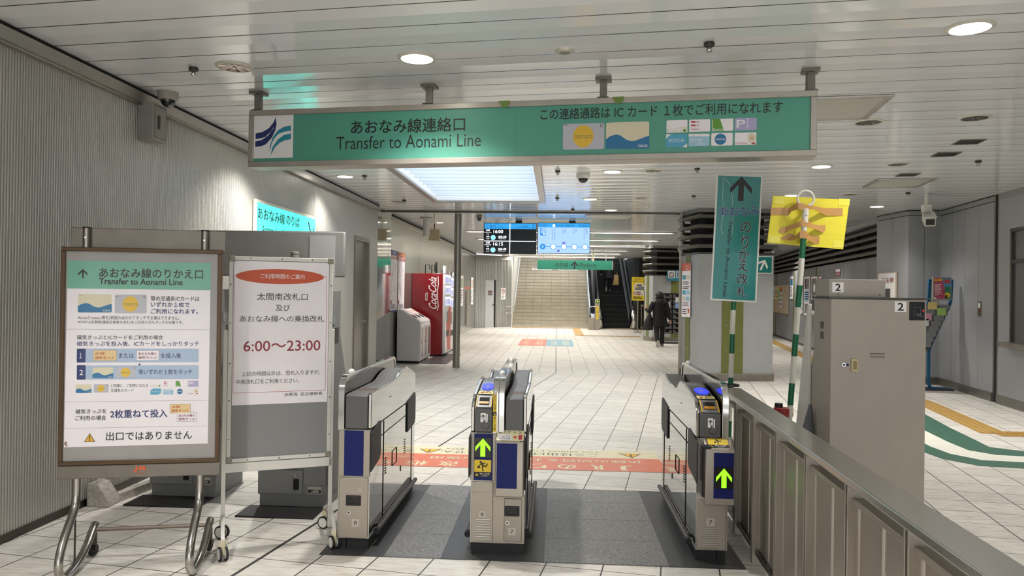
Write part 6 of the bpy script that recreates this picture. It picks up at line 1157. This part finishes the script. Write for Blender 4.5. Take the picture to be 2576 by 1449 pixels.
# ================================================================== right side wall things
def onwall(x, y, p, q):
    d_ = (q-p).normalized(); n_ = Vector((d_.y, -d_.x, 0)); return hitp(x, y, p, n_)
def wposter(name, lab, cat, px0, px1, pyT0, pyB0, p, q, fn, frame=None, mat=PAPER, group=None):
    a = onwall(px0, pyB0, p, q); b = onwall(px1, pyB0, p, q); t = onwall(px0, pyT0, p, q); dx = (b-a); dx.z = 0; w = dx.length; n_ = dx.normalized().cross(V3(0, 0, 1))
    return sheet(name, lab, cat, a+n_*.012, dx, (0, 0, 1), w, t.z-a.z, fn, mat, frame=frame, th=.02 if frame else .006, group=group)
def f_board(P, w, h):
    for k, (x, y, a, b, c) in enumerate(((.05, .5, .13, .45, 0), (.2, .5, .14, .44, 4), (.36, .5, .12, .42, 2), (.5, .2, .13, .75, 0))): P.rect(w*x, h*y, w*(x+a), h*(y+b), LEAF[c], 1); rows(P, w, h, y+.05, y+b-.1, 4, GREYT, 2, x+.01, x+a-.01, ragged=.02)
    P.rect(w*.5, h*.8, w*.63, h*.93, ORANGE, 2)
wposter('notice_board', 'beige notice board with pinned sheets on the corridor wall behind the near pillar', 'notice board', 1945, 1985, 718, 785, f0, f1, f_board, frame=ALU, mat=M('board_beige', '#ab9a82', .7))
def f_photo(c1, c2):
    def f(P, w, h): P.rect(w*.12, h*.68, w*.46, h*.95, c1, 1); P.rect(w*.52, h*.68, w*.9, h*.95, c2, 1); P.rect(w*.1, h*.36, w*.9, h*.64, CPALE, 1); rows(P, w, h, .4, .62, 4, NAVY, 2); P.rect(w*.12, h*.05, w*.46, h*.3, c2, 1); P.rect(w*.52, h*.05, w*.9, h*.3, c1, 1)
    return f
def f_bw(P, w, h): P.rect(w*.08, h*.5, w*.92, h*.95, GREYM, 1); P.oval(w*.6, h*.7, w*.2, h*.12, WHITE, 2, 16); P.rect(w*.08, h*.1, w*.92, h*.4, M('photo_grey', '#55565a', .5, var=.4, scale=20), 1); P.oval(w*.45, h*.46, w*.2, h*.05, GREYT, 2, 14)
wposter('wall_poster', 'tall photo poster with blue text on the corridor wall', 'poster', 2024, 2037.5, 697, 792, f0, f1, f_photo(M('ph_dark', '#4a4038', .5, var=.4, scale=30), M('ph_mix', '#7a7f78', .5, var=.4, scale=30)), group='posters on the corridor wall')
wposter('wall_poster', 'tall black and white photo poster on the corridor wall', 'poster', 2041, 2056, 697, 790, f0, f1, f_bw, group='posters on the corridor wall')
wposter('wall_poster', 'pinkish poster partly hidden by the striped pole on the corridor wall', 'poster', 2010, 2020, 700, 788, f0, f1, f_misc(CPINK), group='posters on the corridor wall')
wposter('wall_poster', 'reddish poster beside the top of the beige machine', 'poster', 2061, 2068, 697, 737, f0, f1, f_misc(CPINK), group='posters on the corridor wall')
wposter('phone_plate', 'white and blue plate on the corridor wall left of the striped pole', 'sign', 1989, 1996, 696, 752, f0, f1, f_misc(CSEA))
wposter('red_sign', 'small white sign with red writing above the beige machine', 'sign', 2104, 2115, 678, 695, f0, f1, lambda P, w, h: (P.rect(0, 0, w, h*.6, RED, 1), P.text('非常', w*.5, h*.3, w*.8, h*.4, WHITE, 2, res=1)))
def f_lock(P, w, h): P.rect(w*.06, h*.02, w*.94, h*.9, WHITE, 1); P.text('ご注意', w*.55, h*.82, w*.7, h*.12, RED, 2, bold=.02, res=1); P.rect(w*.3, h*.05, w*.72, h*.62, M('photo_grey'), 2); P.rect(w*.5, h*.15, w*.66, h*.6, DKSTEEL, 3); P.rect(w*.1, h*.05, w*.28, h*.66, CPALE, 2)
wposter('framed_poster', 'framed poster with red headline on the grey pilaster behind the beige machine', 'poster', 2212, 2257, 687, 790, PW[0], PW[1], f_lock, frame=M('poster_frame_wood', '#c9b79a', .5))
# switch plate
a = onwall(2466, 795, PW[2], PW[3]); d_ = (PW[3]-PW[2]).normalized(); r = thing('switch_plate', 'small steel switch plate on the right grey wall', 'switch plate', a); m = MB(); m.bar(V3(0, 0, .0)-V3(.008, 0, 0), V3(-.008, 0, .23), .10, .012, STEEL, up=(1, 0, 0)); m.build('plate', r); m = MB(); m.bar(V3(-.016, 0, .13), V3(-.016, 0, .2), .04, .006, WHITE, up=(1, 0, 0)); m.bar(V3(-.016, 0, .06), V3(-.016, 0, .10), .03, .006, RED, up=(1, 0, 0)); m.build('switches', r)
# leaflet rack with blue frame
BLF = M('rack_blue', '#1f5f86', .35, .3, var=.04); r = thing('leaflet_rack', 'tall leaflet stand with bent blue frame and poster top by the right grey wall', 'leaflet rack', (6.36, 13.0, 0))
def YZ(px, py): q = Yp(px, py, 13.0); return V3(q.x-6.36, 0, q.z)
for dy in (0, .62):
    prof = [YZ(2394, 703), YZ(2391, 760), YZ(2384, 775), YZ(2340, 870), YZ(2336, 885), YZ(2335, 965), YZ(2342, 977), YZ(2394, 981)]
    m = MB()
    for p_, q_ in zip(prof[:-1], prof[1:]): m.bar(p_+V3(-dy*.52, dy*.1, 0), q_+V3(-dy*.52, dy*.1, 0), .03, .05, BLF)
    m.build('side_frame', r, bevel=.004)
a, b = YZ(2342, 755), YZ(2390, 697); m = MB(); m.box(a.x, b.x, -.05, -.02, a.z, b.z, ALU); ps = m.build('poster_frame', r, bevel=.006); w_, h_ = b.x-a.x, b.z-a.z; P = Print((a.x, -.05, a.z), (1, 0, 0), (0, 0, 1), step=.0015, base=.0015)
P.rect(.02, .02, w_-.02, h_-.02, M('poster_crimson', '#b04a66', .5), 0); P.face([(w_*.5, h_*.96), (w_*.95, h_*.96), (w_*.95, h_*.58), (w_*.62, h_*.58)], M('poster_sky', '#4a8fb0', .5), 1); P.face([(w_*.62, h_*.58), (w_*.95, h_*.58), (w_*.95, h_*.05), (w_*.68, h_*.05)], M('poster_green', '#2f7a5a', .5), 1); P.oval(w_*.78, h_*.22, w_*.14, h_*.12, YELLOW, 2, 16); P.oval(w_*.72, h_*.16, w_*.08, h_*.08, M('poster_brown', '#4a3a2a', .5), 3, 14); rows(P, w_, h_, .2, .7, 7, WHITE, 2, .1, .6, .35); P.oval(w_*.16, h_*.86, w_*.07, h_*.06, M('amber_print'), 2, 14); P.rect(w_*.26, h_*.82, w_*.48, h_*.92, M('amber_print'), 2); P.rect(w_*.62, h_*.72, w_*.9, h_*.9, CPINK, 2); P.face([(w_*.07, h_*.05), (w_*.25, h_*.05), (w_*.07, h_*.16)], WHITE, 2); P.build('poster', ps, smooth=False, recalc=False)
for k in range(8):
    t = k/7; q_ = YZ(2384-46*t, 775+92*t+8); m = MB(); m.prism([(-.03, -.09), (-.03, .02), (-.12, .05), (-.12, -.02), (.05, -.10)], 'x', q_.x-.40, q_.x-.02, GREYD); m.v = [(x, y, z+q_.z+.05) for x, y, z in m.v]
    for c in (0, .19): m.box(q_.x-.39+c, q_.x-.23+c, -.125, -.12, q_.z+.02, q_.z+.11, M('pocket_clear', '#7d8084', .2))
    m.build('pocket_row', r)
base = YZ(2370, 979); m = MB(); m.box(-.42, .25, -.05, .28, 0, .03, M('rack_base', '#3c3b3b', .6)); m.build('base', r)
for k, (c, t, mm) in enumerate(((0, .0, 4), (.19, .16, 2), (0, .3, 3), (0, .45, 0), (0, .85, 0))):
    q_ = YZ(2384-46*t, 775+92*t+8); tag(MB().box(6.36+q_.x-.38+c, 6.36+q_.x-.24+c, 12.86, 12.868, q_.z+.03, q_.z+.15, LEAF[mm]).build('leaflet'), ['yellow leaflet in the top pocket of the blue framed rack', 'green leaflet in the second row of the blue framed rack', 'pink leaflet in the third row of the blue framed rack', 'white leaflet in the fourth row of the blue framed rack', 'white leaflet low in the blue framed rack'][k], 'leaflet', 'leaflets in the blue framed rack')
# bullet camera
q = Zp(2331, 485, CEIL); q = Vector((5.45, 11.6, CEIL)); c0 = Yp(2331, 525, 11.6); r = thing('bullet_camera', 'white bullet security camera hanging from the ceiling at right', 'security camera', (c0.x, 11.6, 0)); m = MB(); m.cyl((0, 0, c0.z+.05), (0, 0, CEIL), .03, WPAINT, 16); m.box(-.06, .06, -.05, .05, c0.z-.05, c0.z+.06, WPAINT); m.build('bracket', r, bevel=.006)
m = MB(); a, b = V3(-.05, -.22, c0.z-.22), V3(.10, .18, c0.z-.10); d_ = (b-a).normalized(); m.bar(a, b, .15, .13, WPAINT, up=(0, 0, 1)); m.build('housing', r, bevel=.012); m = MB(); m.bar(a-d_*.008, a+d_*.002, .115, .09, M('lens_glass', '#15161a', .1, var=0)); m.build('lens_window', r); m = MB(); m.bar(a+V3(0, 0, .075)-d_*.03, b+V3(0, 0, .075)+d_*.02, .17, .012, WPAINT); m.build('sun_shield', r)
q = Yp(1642, 558, 17.5); r = thing('hanging_monitor_box', 'small dark square box hanging under the ceiling right of the screens', 'hanging box', (q.x, 17.5, 0)); m = MB(); m.box(-.09, .09, 0, .1, q.z-.08, q.z+.09, M('box_brown', '#5c554e', .5)); m.cyl((0, .05, q.z+.09), (0, .05, CEIL+.02), .02, GREYM, 10); m.build('box', r); m = MB(); m.box(-.065, .06, -.006, 0, q.z-.05, q.z+.06, M('box_face', '#9a938a', .5)); m.build('face', r)
r = thing('umbrella_bag', 'dark grey cloth hanging from the left side of the beige machine', 'cloth', (1.50, 4.62, 0)); m = MB(); m.rings([((.0, 0, .56), .045, .03), ((.0, 0, .62), .05, .035), ((.012, 0, .74), .035, .03), ((.022, 0, .84), .02, .02), ((.026, 0, .90), .008, .008)], M('cloth_grey', '#5d5f63', .8, var=.15), 14); m.build('cloth', r)
# ================================================================== people
COAT = M('quilted_black_coat', '#0d0d10', .85, var=.2, scale=30, bump=.3); PANT = M('dark_trousers', '#0b0b10', .8, var=.1); HAIR = M('dark_hair', '#16110f', .6, var=.25, scale=60, bump=.6); SKIN = M('skin', '#b98d74', .5); SHOE = M('shoe_grey', '#6f6c66', .6); SOLE = M('shoe_sole', '#b5b2a8', .6)
def person(lab, loc, rz, coat, bagarm):
    r = thing('person', lab, 'person', loc, rz)
    # body: one skinned surface (local: +y is the way she walks)
    J = {'pel': (0, 0, .82), 'sp': (0, .01, 1.0), 'ch': (0, .02, 1.2), 'nk': (0, .03, 1.36), 'hd': (0, .05, 1.47), 'ls': (-.17, .02, 1.28), 'le': (-.30, -.02, 1.03), 'lw': (-.34 if not bagarm else -.36, .16, 1.08 if bagarm else .86), 'rs': (.17, .02, 1.28), 're': (.24, -.05, 1.02), 'rw': (.30, -.04, .80), 'lh': (-.09, 0, .78), 'lk': (-.10, -.03, .44), 'la': (-.11, -.22, .16), 'lt': (-.11, -.20, .05), 'rh': (.09, 0, .78), 'rk': (.09, .06, .43), 'ra': (.09, .04, .09), 'rt': (.09, .14, .035)}
    rad = {'pel': .13, 'sp': .12, 'ch': .13, 'nk': .055, 'hd': .095, 'ls': .065, 'le': .045, 'lw': .03, 'rs': .065, 're': .045, 'rw': .03, 'lh': .09, 'lk': .06, 'la': .042, 'lt': .04, 'rh': .09, 'rk': .06, 'ra': .042, 'rt': .04}
    ed = [('pel', 'sp'), ('sp', 'ch'), ('ch', 'nk'), ('nk', 'hd'), ('ch', 'ls'), ('ls', 'le'), ('le', 'lw'), ('ch', 'rs'), ('rs', 're'), ('re', 'rw'), ('pel', 'lh'), ('lh', 'lk'), ('lk', 'la'), ('la', 'lt'), ('pel', 'rh'), ('rh', 'rk'), ('rk', 'ra'), ('ra', 'rt')]
    ks = list(J); me = bpy.data.meshes.new('body'); me.from_pydata([J[k] for k in ks], [(ks.index(a), ks.index(b)) for a, b in ed], []); me.materials.append(SKIN); o = bpy.data.objects.new('body', me); C.objects.link(o); o.parent = r
    md = o.modifiers.new('skin', 'SKIN'); md.use_smooth_shade = True
    for k, sv in zip(ks, me.skin_vertices[0].data): sv.radius = (rad[k]*.9, rad[k]*.9); sv.use_root = (k == 'pel')
    o.modifiers.new('sub', 'SUBSURF').levels = 1
    m = MB(); m.rings([((0, .0, .60), .235, .165), ((0, 0, .66), .23, .165), ((0, .0, .80), .215, .155), ((0, 0, .95), .20, .145), ((0, .01, 1.08), .205, .145), ((0, .02, 1.2), .21, .14), ((0, .02, 1.29), .19, .12), ((0, .03, 1.35), .11, .085), ((0, .035, 1.39), .075, .07)], coat, 20)
    m.tube([J['ls'], ((-.26), .0, 1.14), J['le'], (-.335, .08, 1.04) if bagarm else (-.33, .06, .95), Vector(J['lw'])], [.085, .075, .066, .056, .05], coat, 12, smooth=1); m.tube([J['rs'], (.215, -.02, 1.15), J['re'], (.275, -.05, .9), J['rw']], [.085, .075, .066, .056, .05], coat, 12, smooth=1); m.build('coat', r, ang=80)
    m = MB(); m.rings([((0, -.09, 1.22), .09, .05), ((0, -.115, 1.27), .13, .075), ((0, -.10, 1.33), .125, .08), ((0, -.05, 1.385), .10, .075), ((0, -.02, 1.40), .06, .05)], coat, 18); m.build('hood', r, ang=80)
    m = MB(); m.tube([J['lh'], J['lk'], J['la']], [.10, .072, .062], PANT, 12, smooth=1); m.tube([J['rh'], J['rk'], (J['ra'][0], J['ra'][1], .06)], [.10, .072, .06], PANT, 12, smooth=1); m.build('trousers', r, ang=80)
    m = MB(); m.ball((0, .04, 1.50), .112, .118, .115, HAIR, 18, 10, .06)
    for k in range(26):
        t = random.uniform(0, 6.28); z = random.uniform(-.09, .04); m.ball((.095*math.cos(t), .04+.1*math.sin(t)*(.9 if math.sin(t) < 0 else .6), 1.5+z), .035, .035, .035, HAIR, 8, 6)
    m.build('hair', r, ang=80)
    m = MB(); m.ball((0, .115, 1.47), .062, .05, .082, SKIN, 14, 8); m.ball((0, .168, 1.465), .012, .016, .02, SKIN, 8, 6); m.build('face', r, ang=80)
    for (ax, ay, az, pitch) in ((-.11, -.22, .10, -1.15), (.09, .07, .045, 0)):
        m = MB(); m.rings([((0, 0, -.045), .045, .125), ((0, 0, -.03), .046, .128), ((0, 0, -.029), .044, .12), ((0, -.02, .01), .042, .095), ((0, -.05, .05), .036, .055)], SHOE, 16); m.rings([((0, 0, -.046), .046, .127), ((0, 0, -.031), .047, .13)], SOLE, 16)
        R_ = Matrix.Rotation(pitch, 3, 'X'); m.v = [tuple(R_ @ Vector(v)+Vector((ax, ay, az))) for v in m.v]; m.build('shoe', r, ang=80)
    for s, w_, dr in ((-1, J['lw'], Vector((0, .5, .86)) if bagarm else Vector((0, .2, -1))), (1, J['rw'], Vector((.15, .1, -1)))):
        w_ = Vector(w_); dr = dr.normalized(); sd = dr.cross(Vector((0, 1, 0) if abs(dr.y) < .8 else (1, 0, 0))).normalized(); m = MB(); m.tube([w_, w_+dr*.04, w_+dr*.085], [.026, .034, .03], SKIN, 10)
        for f in range(4): b_ = w_+dr*.08+sd*(-.024+.016*f); m.tube([b_, b_+dr*(.035+.006*(f in (1, 2))), b_+dr*.055+Vector((0, .02, 0))], [.009, .008, .006], SKIN, 8)
        b_ = w_+dr*.03-sd*.03; m.tube([b_, b_+dr*.03-sd*.02, b_+dr*.055-sd*.022], [.010, .009, .007], SKIN, 8); m.build('hand', r, ang=80)
    return r
pw = person('person seen from behind in a black quilted coat, walking past the farther pillar', (3.02, 22.3, 0), .12, COAT, True)
pw.scale = (1.0, 1.0, 1.0)
r = thing('shoulder_bag', 'black tote bag hanging from the walking person\'s left arm', 'bag', (2.68, 22.28, 0)); m = MB(); m.rings([((0, 0, .48), .13, .06), ((0, 0, .52), .15, .075), ((.01, 0, .68), .135, .07), ((.03, 0, .82), .10, .05), ((.045, 0, .92), .05, .03), ((.05, 0, 1.0), .02, .02)], BLACK, 18); m.build('bag_body', r, ang=80); m = MB(); m.tube([(.0, 0, .86), (.03, -.02, 1.0), (.05, 0, 1.05), (.07, .02, 1.0), (.08, 0, .86)], .012, BLACK, 8); m.build('strap', r)
pe = person('person in dark clothes riding up the escalator, mostly hidden by the platform sign', (2.45, 36.1, .205*8), 0.0, M('black_jacket', '#101012', .7), False)
r = thing('tote_bag', 'tan tote bag carried by the person on the escalator', 'bag', (2.80, 36.05, .205*8)); m = MB(); m.rings([((0, 0, .28), .15, .06), ((-.01, 0, .3), .16, .065), ((.02, 0, .55), .12, .05), ((.01, 0, .76), .11, .04)], M('tan_canvas', '#b99a62', .7), 14); m.build('bag_body', r, ang=80); m = MB(); m.tube([(-.06, 0, .75), (-.03, 0, .86), (.03, 0, .86), (.07, 0, .75)], .012, M('tan_canvas'), 8); m.build('handle', r)
